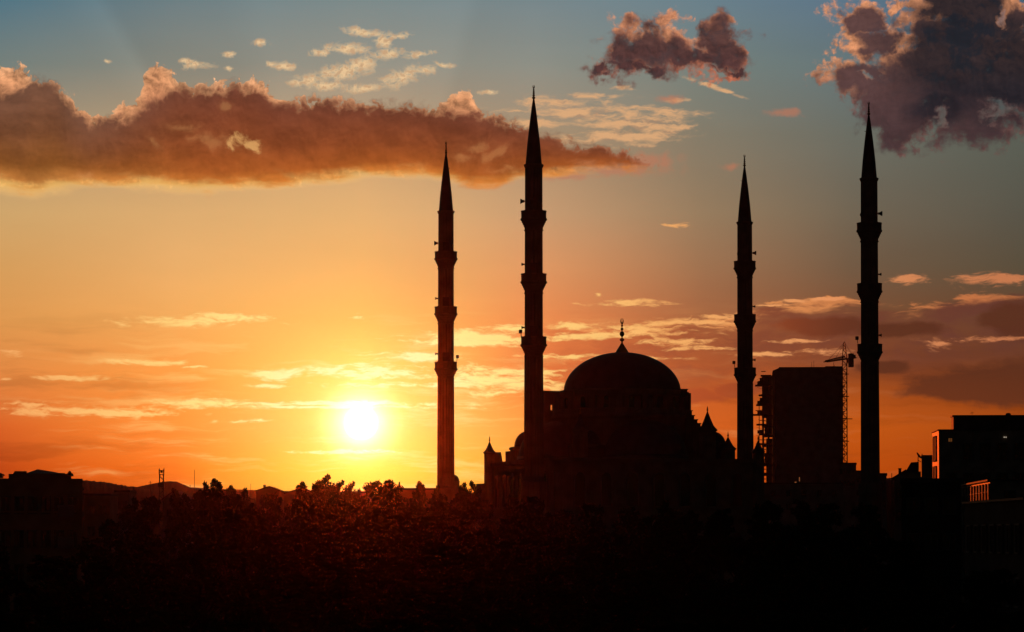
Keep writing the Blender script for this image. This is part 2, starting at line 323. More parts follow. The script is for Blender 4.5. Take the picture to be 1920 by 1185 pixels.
# ------------------------------------------------------------------ helpers
class MB:
    def __init__(s): s.v = []; s.f = []; s.sm = False
    def add(s, vs, fs):
        o = len(s.v); s.v += [tuple(p) for p in vs]; s.f += [tuple(i + o for i in f) for f in fs]; return s
    def box(s, x0, x1, y0, y1, z0, z1):
        return s.add([(x, y, z) for z in (z0, z1) for y in (y0, y1) for x in (x0, x1)],
                     [(0, 2, 3, 1), (4, 5, 7, 6), (0, 1, 5, 4), (2, 6, 7, 3), (0, 4, 6, 2), (1, 3, 7, 5)])
    def lathe(s, prof, n=32, c=(0, 0), flute=0.0, nf=16, a0=0.0, a1=2 * math.pi, rot=0.0):
        full = abs(a1 - a0 - 2 * math.pi) < 1e-6; m = n if full else n + 1; vs = []
        for r, z in prof:
            for i in range(m):
                a = a0 + (a1 - a0) * i / n + rot
                rr = r * (1 - flute * (0.5 - 0.5 * abs(math.cos(nf * a / 2)) * 2 + 0.5))
                vs.append((c[0] + rr * math.cos(a), c[1] + rr * math.sin(a), z))
        fs = []
        for k in range(len(prof) - 1):
            for i in range(n if full else n):
                j = (i + 1) % m
                fs.append((k * m + i, k * m + j, (k + 1) * m + j, (k + 1) * m + i))
        if full:
            fs.append(tuple(reversed(range(m)))); L = (len(prof) - 1) * m; fs.append(tuple(range(L, L + m)))
        return s.add(vs, fs)
    def tube(s, a, b, r0, r1=None, n=6):
        r1 = r0 if r1 is None else r1; a, b = Vector(a), Vector(b); d = (b - a)
        if d.length < 1e-6: return s
        d.normalize(); u = d.orthogonal().normalized(); w = d.cross(u); vs = []
        for p, r in ((a, r0), (b, r1)):
            for i in range(n):
                t = 2 * math.pi * i / n; vs.append(p + u * (r * math.cos(t)) + w * (r * math.sin(t)))
        return s.add(vs, [(i, (i + 1) % n, n + (i + 1) % n, n + i) for i in range(n)] + [tuple(reversed(range(n))), tuple(range(n, 2 * n))])
    def prism(s, pts, y0, y1):          # outline in x-z, extruded along y
        n = len(pts)
        return s.add([(x, y0, z) for x, z in pts] + [(x, y1, z) for x, z in pts],
                     [tuple(range(n)), tuple(reversed(range(n, 2 * n)))] + [(i, n + i, n + (i + 1) % n, (i + 1) % n) for i in range(n)])
    def xform(s, m):
        s.v = [tuple(m @ Vector(p)) for p in s.v]; return s
    def mesh(s, name):
        me = bpy.data.meshes.new(name); me.from_pydata(s.v, [], s.f); me.validate(); me.update()
        if s.sm:
            for p in me.polygons: p.use_smooth = True
        return me
def obj(name, mb, mat, parent=None, loc=None, label=None):
    o = bpy.data.objects.new(name, mb.mesh(name) if isinstance(mb, MB) else mb); C.objects.link(o)
    if mat and not o.data.materials: o.data.materials.append(mat)
    if parent: o.parent = parent
    if loc is not None: o.location = loc
    if label: o['label'] = label
    return o
def thing(name, label, cat, loc=(0, 0, 0), rz=0, group=None):
    o = bpy.data.objects.new(name, None); C.objects.link(o); o.empty_display_size = 0.5
    o.location = loc; o.rotation_euler = (0, 0, rz); o['label'] = label; o['category'] = cat
    if group: o['group'] = group
    return o
def tag(o, label, cat, group=None):
    o['label'] = label; o['category'] = cat
    if group: o['group'] = group
    return o
def dup(src, loc=None, rz=None, scale=None, label=None, parent=None):
    c = src.copy(); C.objects.link(c)
    if parent: c.parent = parent
    if loc is not None: c.location = loc
    if rz is not None: c.rotation_euler = (0, 0, rz)
    if scale is not None: c.scale = scale
    if label: c['label'] = label
    for ch in list(src.children): dup(ch, parent=c)
    return c

def mat(name, base, rough=0.8, var=0.25, scale=1.5, metal=0.0, bump=0.15, tint=None, spec=0.4, bricks=None):
    m = bpy.data.materials.new(name); m.use_nodes = True; t = m.node_tree; b = t.nodes['Principled BSDF']
    b.inputs['Roughness'].default_value = rough; b.inputs['Metallic'].default_value = metal
    b.inputs['Specular IOR Level'].default_value = spec
    g = t.nodes.new('ShaderNodeTexCoord'); n = t.nodes.new('ShaderNodeTexNoise')
    n.inputs['Scale'].default_value = scale; n.inputs['Detail'].default_value = 6; t.links.new(g.outputs['Object'], n.inputs['Vector'])
    r = t.nodes.new('ShaderNodeValToRGB'); t.links.new(n.outputs[0], r.inputs[0])
    d = tint or tuple(c * (1 - 2 * var) for c in base)
    r.color_ramp.elements[0].position = 0.3; r.color_ramp.elements[0].color = (*d, 1)
    r.color_ramp.elements[1].position = 0.72; r.color_ramp.elements[1].color = (*[min(1, c * (1 + var)) for c in base], 1)
    src = r.outputs[0]; h = n.outputs[0]
    if bricks:
        k = t.nodes.new('ShaderNodeTexBrick'); k.inputs['Scale'].default_value = bricks; t.links.new(g.outputs['Object'], k.inputs['Vector'])
        t.links.new(src, k.inputs['Color1']); t.links.new(src, k.inputs['Color2']); k.inputs['Mortar'].default_value = (*[c * 0.6 for c in base], 1)
        k.inputs['Mortar Size'].default_value = 0.012
        src = k.outputs[0]
    t.links.new(src, b.inputs['Base Color'])
    bm = t.nodes.new('ShaderNodeBump'); bm.inputs['Strength'].default_value = bump; t.links.new(h, bm.inputs['Height']); t.links.new(bm.outputs[0], b.inputs['Normal'])
    return m
def lamp_mat(name, c, s):
    m = bpy.data.materials.new(name); m.use_nodes = True; t = m.node_tree; b = t.nodes['Principled BSDF']
    b.inputs['Base Color'].default_value = (*c, 1); b.inputs['Emission Color'].default_value = (*c, 1); b.inputs['Emission Strength'].default_value = s
    return m
STONE = mat('pale stone', (0.22, 0.18, 0.14), 0.85, 0.2, 0.7, bricks=1.2)
LEAD = mat('lead roofing', (0.07, 0.075, 0.08), 0.55, 0.25, 0.8)
GILT = mat('gilded metal', (0.45, 0.28, 0.08), 0.3, 0.15, 3, metal=1.0)
PLASTIC = mat('grey plastic', (0.12, 0.12, 0.12), 0.5, 0.1, 4)
CONCRETE = mat('raw concrete', (0.2, 0.19, 0.18), 0.9, 0.25, 0.4)
STEEL = mat('dark steel', (0.08, 0.08, 0.085), 0.5, 0.2, 2, metal=0.6)
CRANE = mat('red painted steel', (0.2, 0.03, 0.015), 0.5, 0.2, 2)
WOOD = mat('rough planks', (0.14, 0.09, 0.05), 0.9, 0.3, 2)
PLASTER = mat('ochre plaster', (0.28, 0.2, 0.12), 0.85, 0.2, 0.5)
PLASTER2 = mat('grey plaster', (0.2, 0.19, 0.18), 0.85, 0.2, 0.5)
CLAD = mat('pale facade panels', (0.26, 0.21, 0.16), 0.5, 0.25, 0.9, spec=0.4)
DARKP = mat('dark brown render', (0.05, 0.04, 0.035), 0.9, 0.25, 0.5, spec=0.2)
TILE = mat('roof tiles', (0.12, 0.05, 0.035), 0.8, 0.3, 3)
SHEET = mat('dark roof sheet', (0.06, 0.055, 0.055), 0.6, 0.25, 1)
GLASS = mat('window glass', (0.02, 0.022, 0.025), 0.14, 0.1, 2, bump=0.03, spec=0.9)
FRAME = mat('window frame', (0.11, 0.1, 0.095), 0.7, 0.1, 3)
LEAF = mat('foliage', (0.035, 0.046, 0.016), 0.9, 0.3, 0.5, tint=(0.02, 0.03, 0.012), spec=0.03)
BARK = mat('bark', (0.06, 0.045, 0.035), 0.95, 0.3, 4)
SOIL = mat('ground', (0.05, 0.045, 0.04), 0.95, 0.3, 0.05, spec=0.1)
HILLM = mat('wooded hill', (0.04, 0.05, 0.025), 0.95, 0.35, 0.02, spec=0.1)
LITWIN = lamp_mat('lit window', (1.0, 0.35, 0.08), 0.12)
LAMP = lamp_mat('lamp glow', (1.0, 0.85, 0.65), 0.6)
LITDOOR = lamp_mat('lit stairwell', (1.0, 0.32, 0.1), 0.25)

# ------------------------------------------------------------------ ground and hills
g = MB(); g.add([(-1400, -250, 0), (1400, -250, 0), (1400, 1750, 0), (-1400, 1750, 0)], [(0, 1, 2, 3)])
o = obj('ground', g, SOIL); o['kind'] = 'structure'
def ridge(name, pts, Y, depth, seed, bump=0.0):
    rnd = random.Random(seed); xs = []
    (x0, _), (x1, _) = pts[0], pts[-1]; n = int((x1 - x0) / 2.2); crest = []
    for i in range(n + 1):
        px = x0 + (x1 - x0) * i / n
        for (a, ya), (b, yb) in zip(pts, pts[1:]):
            if a <= px <= b: py = ya + (yb - ya) * (px - a) / (b - a); break
        crest.append(at(px, py, Y) + Vector((0, 0, rnd.uniform(0, bump))))
    rows = 14; m = MB(); m.sm = True; vs = []
    for j in range(rows + 1):
        t = j / rows; s = math.sin(t * math.pi) ** 0.8 if 0 < t < 1 else 0
        for p in crest:
            k = rnd.uniform(0.97, 1.0) if t != 0.5 else 1
            vs.append((p.x * (1 + (t - 0.5) * depth / Y), Y + (t - 0.5) * depth, max(-0.6, p.z * s * k - (0.6 if s == 0 else 0))))
    w = n + 1
    m.add(vs, [(j * w + i, j * w + i + 1, (j + 1) * w + i + 1, (j + 1) * w + i) for j in range(rows) for i in range(n)])
    o = obj(name, m, HILLM); o['kind'] = 'structure'
ridge('hill', [(-400,930),(-200,915),(0,905),(120,900),(167,902),(203,906),(234,912),(258,915),(300,922),(400,935),(520,950)], 1050, 240, 3, 0.5)
ridge('hill', [(180,945),(254,914),(286,907),(305,903.5),(318,902.5),(331,903),(344,908.5),(356,914),(420,917),(540,921),(700,926),(900,930),(1100,940)], 1400, 300, 4, 0.15)
ridge('hill', [(1200,940),(1400,915),(1600,898),(1700,896),(1800,892),(2000,890),(2300,930)], 1500, 240, 5, 0.4)

# ------------------------------------------------------------------ minarets
PXM = 330.0 / F
def zp(y): return CAM_Z + (1010 - y) * PXM
def make_minaret():
    t = thing('minaret', 'tall slim minaret', 'minaret', group='four minarets of the mosque')
    def rp(h): return h * PXM
    b = MB(); b.lathe([(rp(27), 0), (rp(27), 3), (rp(25), 3.4), (rp(24), 8), (rp(23), zp(905)), (rp(21), zp(901))], 12)
    obj('pedestal', b, STONE, t)
    s = MB(); s.lathe([(rp(18.6), zp(901)), (rp(18.2), zp(780)), (rp(17.6), zp(666))], 128, flute=0.07, nf=16)
    s.lathe([(rp(17.2), zp(632)), (rp(17.0), zp(548))], 128, flute=0.07, nf=16)
    s.lathe([(rp(17.0), zp(514)), (rp(16.8), zp(430))], 128, flute=0.07, nf=16)
    s.lathe([(rp(16.6), zp(395)), (rp(16.4), zp(310))], 128, flute=0.07, nf=16)
    obj('shaft', s, STONE, t)
    r = MB(); r.lathe([(rp(18.5), zp(902)), (rp(20.5), zp(900)), (rp(20.5), zp(897)), (rp(18.5), zp(895))], 48)
    obj('base_moulding', r, STONE, t)
    for y in (394, 512.5, 631):
        c = MB()
        pr = [(rp(16.8), zp(y + 38)), (rp(18.2), zp(y + 37.4)), (rp(18.2), zp(y + 35.6)), (rp(17.2), zp(y + 35)), (rp(17.4), zp(y + 31)), (rp(19), zp(y + 29.5)), (rp(19), zp(y + 27)),
              (rp(20.6), zp(y + 26)), (rp(21), zp(y + 23)), (rp(22.6), zp(y + 22)), (rp(22.8), zp(y + 19)), (rp(24.6), zp(y + 18)), (rp(25.2), zp(y + 16.5)), (rp(25.2), zp(y + 14.5)), (rp(24), zp(y + 14))]
        c.lathe(pr, 48)
        bal = obj('balcony', c, STONE, t)
        p = MB(); n = 16
        p.lathe([(rp(24), zp(y + 14)), (rp(24.2), zp(y + 1.6)), (rp(24.7), zp(y + 1.5)), (rp(24.7), zp(y)), (rp(22.8), zp(y)), (rp(22.8), zp(y + 12))], n, rot=math.pi / 16)
        obj('parapet', p, STONE, bal)
        d = MB(); d.box(-0.42, 0.42, -rp(17.1) - 0.02, -rp(15), zp(y + 13), zp(y + 13) + 2.0)
        obj('doorway', d, STEEL, bal)
    e = MB(); e.lathe([(rp(16.2), zp(313)), (rp(17.2), zp(312)), (rp(18.6), zp(308.5)), (rp(18.6), zp(306.5)), (rp(15.6), zp(306))], 32)
    obj('cornice', e, STONE, t)
    sp = MB(); sp.lathe([(rp(15.5), zp(306)), (rp(14.6), zp(297)), (rp(12.4), zp(270)), (rp(8.2), zp(232)), (rp(4.2), zp(200)), (rp(1.7), zp(183))], 24)
    sp.tube((rp(5.5), 0, zp(215)), (rp(8.5), 0, zp(214)), 0.035)
    obj('spire', sp, LEAD, t)
    f = MB(); f.sm = True; pr = [(0.1, zp(183))]
    def ball(y, r, k=6):
        for i in range(1, k):
            a = math.pi * i / k; pr.append((max(0.05, 1.4 * rp(r) * math.sin(a)), zp(y) - rp(r) * 1.15 * math.cos(a)))
    for y, r in ((180, 2.3), (175.2, 1.9), (171, 1.7), (167.3, 1.5), (164.2, 1.2)): ball(y, r); pr.append((0.045, zp(y - r - 0.5)))
    pr.append((0.03, zp(161.5)))
    f.lathe(pr, 12)
    fo = obj('finial', f, GILT, t)
    cr = MB(); n = 12; cc = zp(158.6)
    for i in range(n):
        a0 = R(-235 + 290 * i / n); a1 = R(-235 + 290 * (i + 1) / n); w = lambda k: 0.02 + 0.05 * math.sin(math.pi * k / n)
        cr.tube((0.085 * math.cos(a0), 0, cc + 0.2 * math.sin(a0)), (0.085 * math.cos(a1), 0, cc + 0.2 * math.sin(a1)), w(i), w(i + 1))
    obj('crescent', cr, GILT, fo)
    # horn loudspeakers above every balcony
    for k, y in enumerate((375.5, 494.5, 613.5)):
        s_ = 1.35 if k == 0 else 0.85
        for ang in (180, 296):
            a = R(ang); h = MB()
            h.tube((rp(15.5), 0, 0), (rp(18.5), 0, 0), 0.06, 0.06)
            h.tube((rp(17.6), 0, 0), (rp(19.4), 0, 0), 0.12 * s_, 0.12 * s_, 10)
            h.tube((rp(19.4), 0, 0), (rp(19.4) + 0.27 * s_, 0, 0), 0.09 * s_, 0.24 * s_, 12)
            h.xform(Matrix.Rotation(a, 4, 'Z'))
            obj('loudspeaker', h, PLASTIC, t, (0, 0, zp(y)))
    return t
mins = [  # centre px, distance, turn, label
  (1000.8, 330.0, 0, 'tallest minaret of the four in view, standing just left of the great dome'),
  (836.0, 377.0, 0, 'reddened minaret nearest the setting sun, leftmost of the four'),
  (1397.0, 390.0, 180, 'shortest looking minaret, standing between the dome and the scaffolded tower block'),
  (1631.0, 342.5, 180, 'rightmost minaret, standing right of the crane with its tip before the dark corner cloud')]
proto = make_minaret()
min_objs = []
for i, (px, Y, rz, lb) in enumerate(mins):
    x, _ = XZ(px, 700, Y)
    if i == 0: m = proto; m.location = (x, Y, 0); m['label'] = lb
    else: m = dup(proto, (x, Y, 0), R(rz), label=lb)
    min_objs.append(m)
def flood(parent, ang, y):
    f = MB(); f.tube((PXM * 23.5, 0, -0.25), (PXM * 24.5, 0, 0.25), 0.04); f.box(PXM * 22.5, PXM * 22.5 + 0.34, -0.2, 0.2, 0.2, 0.62)
    f.xform(Matrix.Rotation(R(ang), 4, 'Z')); obj('floodlight', f, PLASTIC, parent, (0, 0, zp(y)))
flood(min_objs[1], 10, 626); flood(min_objs[2], 8, 626); flood(min_objs[3], 4, 626); flood(min_objs[0], 190, 628)

# ------------------------------------------------------------------ mosque
MX, MY, MROT = 14.35, 370.3, math.atan2(12.6, 40.6)
mosque = thing('mosque', 'large domed mosque in silhouette with corner turrets and crescent finial', 'mosque', (MX, MY, 0), MROT)
def loc2(px, Y):             # photograph column at depth Y -> local x of a camera-facing spot
    x, _ = XZ(px, 800, Y); v = Matrix.Rotation(-MROT, 2) @ Vector((x - MX, Y - MY)); return v.x, v.y
h1, h2 = 13.8, 8.5
w = MB(); w.box(-h1, h1, -h1, h1, 0, 19.6); w.box(-h1 - 0.35, h1 + 0.35, -h1 - 0.35, h1 + 0.35, 19.6, 20.1); w.box(-h1 - .3, h1 + .3, -h1 - .3, h1 + .3, 12.6, 12.95)
hall = obj('prayer_hall', w, STONE, mosque)
def arch(wd, ht, n=8):
    p = [(-wd / 2, 0), (wd / 2, 0), (wd / 2, ht - wd / 2)]
    p += [(wd / 2 * math.cos(a), ht - wd / 2 + wd * 0.62 * math.sin(a)) for a in [math.pi * i / n for i in range(1, n)]]
    return p + [(-wd / 2, ht - wd / 2)]
am_ = MB().prism(arch(1.5, 4.2), -0.12, 0.0); arch_mesh = am_.mesh('arched_window'); arch_mesh.materials.append(GLASS)
fr_ = MB()
ap = arch(1.5, 4.2); ao = arch(1.9, 4.5)
for i in range(len(ap)):
    j = (i + 1) % len(ap); a, b2 = ap[i], ap[j]
    fr_.tube((a[0], -0.14, a[1]), (b2[0], -0.14, b2[1]), 0.13, 0.13, 4)
arch_frame = fr_.mesh('frame'); arch_frame.materials.append(STONE)
for side in range(4):
    for k in (-10.5, -7, -3.5, 0, 3.5, 7, 10.5):
        for z0 in (14.0, 6.5):
            if side == 2: continue
            a = side * math.pi / 2
            p = Matrix.Rotation(a, 3, 'Z') @ Vector((k, -h1 - 0.003, z0))
            o_ = obj('arched_window', arch_mesh, None, mosque, p); o_.rotation_euler = (0, 0, a)
            obj('frame', arch_frame, None, o_)
cb = MB(); cb.lathe([(9.0, 20.1), (9.0, 25.4), (9.35, 25.6), (9.35, 25.9), (9.1, 26.0), (9.0, 26.6), (8.7, 26.7)], 40)
obj('central_block', cb, STONE, mosque)
dr = MB(); dr.lathe([(8.35, 26.7), (8.35, 28.2), (8.75, 28.4), (8.75, 29.0), (8.2, 29.2), (7.65, 29.25)], 48)
drum = obj('drum', dr, STONE, mosque)
for k in range(16):
    a = 2 * math.pi * k / 16
    bt = MB(); bt.box(8.25, 8.95, -0.45, 0.45, 26.65, 28.9); bt.xform(Matrix.Rotation(a, 4, 'Z')); obj('buttress', bt, STONE, drum)
    a += math.pi / 16
    wn = MB(); wn.prism(arch(0.7, 1.4, 6), -8.42, -8.3); wn.xform(Matrix.Translation((0, 0, 26.75))); wn.xform(Matrix.Rotation(a, 4, 'Z')); obj('drum_window', wn, GLASS, drum)
dm = MB(); dm.sm = True
dm.lathe([(7.66 * math.cos(R(a)), 29.05 + 5.25 * math.sin(R(a))) for a in range(0, 90, 4)] + [(0.2, 34.3)], 96, flute=0.012, nf=32)
dome = obj('dome', dm, LEAD, mosque)
fn = MB(); fn.sm = True
def fz(y): return CAM_Z + (1010 - y) * 370.3 / F
fs = 370.3 / F
pf = [(13 * fs, fz(664)), (12.4 * fs, fz(660)), (9 * fs, fz(654.5)), (5.5 * fs, fz(649)), (3.0 * fs, fz(645)), (1.4 * fs, fz(642))]
for yc, rr, hh in ((636.5, 4.4, 3.3), (625.5, 4.6, 5.2), (616.5, 2.8, 3.0), (610, 2.0, 2.6), (606, 1.4, 1.6)):
    pf += [(max(1.0 * fs, rr * fs * math.sin(math.pi * i / 8)), fz(yc) - hh * fs * math.cos(math.pi * i / 8)) for i in range(1, 8)] + [(0.9 * fs, fz(yc - hh))]
fn.lathe(pf, 20); fin_o = obj('finial', fn, GILT, dome)
cr = MB(); n = 14
for i in range(n):
    a0, a1 = R(-240 + 300 * i / n), R(-240 + 300 * (i + 1) / n); wv = lambda k: 0.03 + 0.07 * math.sin(math.pi * k / n)
    cr.tube((0.15 * math.cos(a0), 0, fz(601) + 0.36 * math.sin(a0)), (0.15 * math.cos(a1), 0, fz(601) + 0.36 * math.sin(a1)), wv(i), wv(i + 1))
obj('crescent', cr, GILT, fin_o)
# semi-domes on the four sides
for k in range(4):
    sd_ = MB(); sd_.sm = True
    sd_.lathe([(5.4 * math.cos(R(a)), 20.6 + 4.6 * math.sin(R(a))) for a in range(0, 90, 6)] + [(0.05, 25.2)], 24, c=(0, 0), a0=math.pi, a1=2 * math.pi)
    sd_.lathe([(5.6, 20.1), (5.6, 20.6), (5.4, 20.62)], 24, a0=math.pi, a1=2 * math.pi)
    sd_.xform(Matrix.Translation((0, -h2, 0))); sd_.xform(Matrix.Rotation(k * math.pi / 2, 4, 'Z')); obj('semi_dome', sd_, LEAD, mosque)
def small_dome(x, y, r_dr, r, z0, z1, zt, name='corner_dome'):
    d_ = MB(); d_.lathe([(r_dr * 0.92, z0), (r_dr * 0.92, z1 - 0.5), (r_dr, z1 - 0.35), (r_dr, z1 - 0.12), (r_dr * 0.9, z1)], 8, c=(x, y), rot=math.pi / 8)
    base_ = obj(name, d_, STONE, mosque)
    e_ = MB(); e_.sm = True; e_.lathe([(r * math.cos(R(a)), z1 + (zt - z1) * math.sin(R(a))) for a in range(0, 90, 7)] + [(0.04, zt), (0.03, zt + 0.5)], 24, c=(x, y)); obj('cupola', e_, LEAD, base_)
x, y = loc2(990, 372); small_dome(x, y, 2.5, 1.8, 20.1, XZ(954, 838, 372)[1], XZ(954, 808, 372)[1])
x, y = loc2(1337, 372); small_dome(x, y, 2.1, 1.7, 20.1, XZ(1337, 836, 372)[1], XZ(1337, 809, 372)[1])
x, y = loc2(1100, 362); small_dome(x, y, 2.4, 1.8, 20.1, 22.0, 23.9)
x, y = loc2(1290, 380); small_dome(x, y, 2.4, 1.8, 20.1, 22.0, 23.9)
def turret(px, ytip, yap, yb, Y, rb, z0, lean=0.0):
    x, y = loc2(px, Y); zt, za, zb = XZ(px, ytip, Y)[1], XZ(px, yap, Y)[1], XZ(px, yb, Y)[1]
    b_ = MB(); b_.lathe([(rb * 0.84, z0), (rb * 0.84, zb - 0.25), (rb, zb - 0.1), (rb, zb)], 8, c=(x, y), rot=math.pi / 8 - MROT)
    t_ = obj('turret', b_, STONE, mosque)
    c_ = MB(); c_.lathe([(rb * 0.97, zb), (rb * 0.62, zb + (za - zb) * 0.22), (rb * 0.3, zb + (za - zb) * 0.62), (0.05, za)], 8, c=(x, y), rot=math.pi / 8 - MROT); obj('cone_roof', c_, LEAD, t_)
    f_ = MB(); f_.sm = True; pr = [(0.06, za - 0.1)]
    for k in range(3):
        zc = za + (zt - za) * (0.2 + 0.24 * k); rr = 0.13 - 0.03 * k
        pr += [(max(0.03, rr * math.sin(math.pi * i / 6)), zc - rr * math.cos(math.pi * i / 6)) for i in range(1, 6)]
    pr += [(0.025, zt)]
    f_.lathe(pr, 8, c=(x, y)); obj('finial', f_, GILT, t_)
    return t_
turret(918, 817, 828, 848, 379, 0.92, 0)
turret(1326.5, 761, 771, 806, 361, 1.35, 20.1)
turret(1088, 764, 776, 806, 360, 1.2, 20.1)
turret(1365, 809, 819, 841, 370, 1.15, 0)
turret(1421.5, 815, 825, 846, 361, 0.9, 0)
tw = MB(); x, y = loc2(928, 381)
tw.prism([(x - 1.05, 0), (x + 0.75, 0), (x + 0.72, XZ(938, 864, 381)[1]), (x + 0.5, XZ(934, 848, 381)[1]), (x - 1.05, XZ(934, 848, 381)[1])], y - 1.1, y + 1.1)
obj('turret_annexe', tw, STONE, mosque)
# loft with a pierced opening left of the drum
lx0, ly = loc2(1019, 374); lx1, _ = loc2(1054, 374)
zt = XZ(1030, 735.5, 374)[1]; zw1, zw0 = XZ(1035, 759, 374)[1], XZ(1035, 769.5, 374)[1]
wx0, wx1 = loc2(1031.5, 374)[0], loc2(1039, 374)[0]
lf = MB(); lf.box(lx0, wx0, ly - 0.5, ly + 0.5, 20.1, zt); lf.box(wx1, lx1 + 0.4, ly - 0.5, ly + 0.5, 20.1, zt)
lf.box(wx0, wx1, ly - 0.5, ly + 0.5, 20.1, zw0); lf.box(wx0, wx1, ly - 0.5, ly + 0.5, zw1, zt); lf.box(lx0 - 0.12, lx1 + 0.3, ly - 0.62, ly + 0.62, zt, zt + 0.18)
loft = obj('loft', lf, STONE, mosque)
wf = MB(); wf.tube((wx0 + (wx1 - wx0) * 0.5, ly, zw0), (wx0 + (wx1 - wx0) * 0.5, ly, zw1), 0.025, n=4); obj('opening_bar', wf, STEEL, loft)
# stepped buttress descending on the right
for (xa, xb, yt) in ((1272, 1288, 731), (1285, 1296, 771), (1292, 1300, 780), (1298, 1306, 788), (1303, 1312, 795)):
    xl, yl = loc2(xa, 366); xr, _ = loc2(xb, 366); z = XZ(xb, yt, 366)[1]
    s_ = MB(); s_.box(xl, xr, yl - 0.5, yl + 0.5, 20.1 if yt > 740 else XZ(xb, 746, 366)[1], z); s_.box(xl, xr + 0.1, yl - 0.56, yl + 0.56, z, z + 0.12); obj('buttress_step', s_, STONE, mosque)
s_ = MB(); xl, yl = loc2(1291, 366); s_.tube((xl, yl, XZ(1291, 775, 366)[1]), (xl, yl, XZ(1291, 740, 366)[1]), 0.06, n=6); obj('downpipe', s_, STEEL, mosque)
# step left of the turret and the ledge
xl, yl = loc2(954, 375); xr, _ = loc2(985, 375)
s_ = MB(); s_.box(xl, xr, yl - 1.5, yl + 1.5, 19, XZ(954, 846, 375)[1]); obj('roof_step', s_, STONE, mosque)
xl, yl = loc2(897, 379); xr, _ = loc2(908, 379)
s_ = MB(); s_.box(xl, xr, yl - 1, yl + 1, 0, XZ(900, 907, 379)[1]); obj('side_wall', s_, STONE, mosque)
# forecourt gallery with a row of small domes
gl = MB(); gl.box(-20.4, 17.2, -34.5, -h1 - 0.4, 0, 6.4); gl.box(-20.8, 17.6, -34.9, -h1 - 0.4, 6.4, 6.8); obj('gallery', gl, STONE, mosque)
for k in range(8):
    e_ = MB(); e_.sm = True; e_.lathe([(1.9 * math.cos(R(a)), 6.8 + 1.7 * math.sin(R(a))) for a in range(0, 90, 8)] + [(0.04, 8.5)], 20, c=(-18 + k * 4.8, -32)); obj('gallery_dome', e_, LEAD, mosque)
# little domed porch at the foot of the leftmost minaret
px_, _ = XZ(851.5, 900, 384)
porch = thing('domed_porch', 'little domed porch peeping out behind the foot of the leftmost minaret', 'porch', (px_, 384, 0))
pz = XZ(851, 903, 384)[1]; pm = MB(); pm.box(-0.72, 0.72, -0.72, 0.72, 0, pz - 0.05); pm.box(-0.8, 0.8, -0.8, 0.8, pz - 0.05, pz + 0.02); obj('wall', pm, STONE, porch)
pm = MB(); pm.sm = True; pm.lathe([(0.7 * math.cos(R(a)), pz + 0.02 + 0.9 * math.sin(R(a))) for a in range(0, 90, 8)] + [(0.03, pz + 0.92), (0.02, pz + 1.1)], 20); obj('dome', pm, LEAD, porch)

# ------------------------------------------------------------------ buildings
def facade_windows(parent, n_x, n_z, x0, x1, z0, z1, y, wd, ht, ang=0.0, pos=(0, 0), glass=GLASS, skip=()):
    """windows proud of a wall along local x at y (facing -y), the whole row turned by ang round pos"""
    pm = MB().box(-wd / 2, wd / 2, -0.03, 0.0, -ht / 2, ht / 2); me = pm.mesh('pane'); me.materials.append(glass)
    f = MB(); t = 0.09
    f.box(-wd / 2 - t, -wd / 2, -0.09, 0, -ht / 2 - t, ht / 2 + t); f.box(wd / 2, wd / 2 + t, -0.09, 0, -ht / 2 - t, ht / 2 + t)
    f.box(-wd / 2, wd / 2, -0.09, 0, ht / 2, ht / 2 + t); f.box(-wd / 2, wd / 2, -0.14, 0, -ht / 2 - t, -ht / 2); f.box(-0.03, 0.03, -0.07, -0.03, -ht / 2, ht / 2)
    fm = f.mesh('window'); fm.materials.append(FRAME)
    out = []
    for i in range(n_x):
        for k in range(n_z):
            if (i, k) in skip: continue
            lx = x0 + (x1 - x0) * (i + 0.5) / n_x; lz = z0 + (z1 - z0) * (k + 0.5) / n_z
            p = Matrix.Rotation(ang, 3, 'Z') @ Vector((lx, y - 0.004, 0))
            o_ = obj('window', fm, None, parent, (p.x + pos[0], p.y + pos[1], lz)); o_.rotation_euler = (0, 0, ang)
            obj('pane', me, None, o_); out.append(o_)
    return out

# left: apartment block with a hipped roof
YL = 262
def P3(px, py, Y=YL): return XZ(px, py, Y)
lx, _ = P3(0, 900); rx, _ = P3(158, 900)
apt = thing('apartment_block', 'dark apartment block with low hipped roof and dormer at the left edge', 'building', (lx, YL, 0), R(9.0))
def rel(px, py): x, z = P3(px, py); return x - lx, z
wl = MB(); xL = rel(-60, 0)[0]; xR = rel(158, 0)[0]; zT = rel(100, 897)[1]
wl.box(xL, xR, 0, 11, 0, zT); wl.box(xL - .1, xR + 0.16, -0.16, 11.16, zT - 3.2, zT - 3.0); wl.box(rel(21, 0)[0], rel(137, 0)[0], 0.6, 10, zT, rel(100, 888)[1])
obj('wall', wl, PLASTER, apt)
rf = MB(); rf.prism([rel(*p) for p in ((24, 888), (27, 883), (49, 883), (49, 888))], 0.3, 9.8); rf.prism([rel(*p) for p in ((108, 890), (108, 886), (121, 886.5), (121, 890))], 0.4, 9.6)
obj('parapet', rf, PLASTER, apt)
hp = MB(); a, b2, c2, d2 = rel(45, 888), rel(69, 877), rel(97, 881.5), rel(120, 888)
hp.add([(a[0], 0.2, a[1]), (d2[0], 0.2, d2[1]), (d2[0], 10.2, d2[1]), (a[0], 10.2, a[1]), (b2[0], 5, b2[1]), (c2[0], 5, c2[1])], [(0, 1, 5, 4), (2, 3, 4, 5), (3, 0, 4), (1, 2, 5), (3, 2, 1, 0)])
obj('roof', hp, TILE, apt)
do = MB(); do.prism([rel(*p) for p in ((121, 892), (122, 888), (125, 887), (127, 883.5), (129, 882), (131.5, 883.5), (133, 887), (135.5, 887.5), (136.5, 892))], 0.1, 1.6)
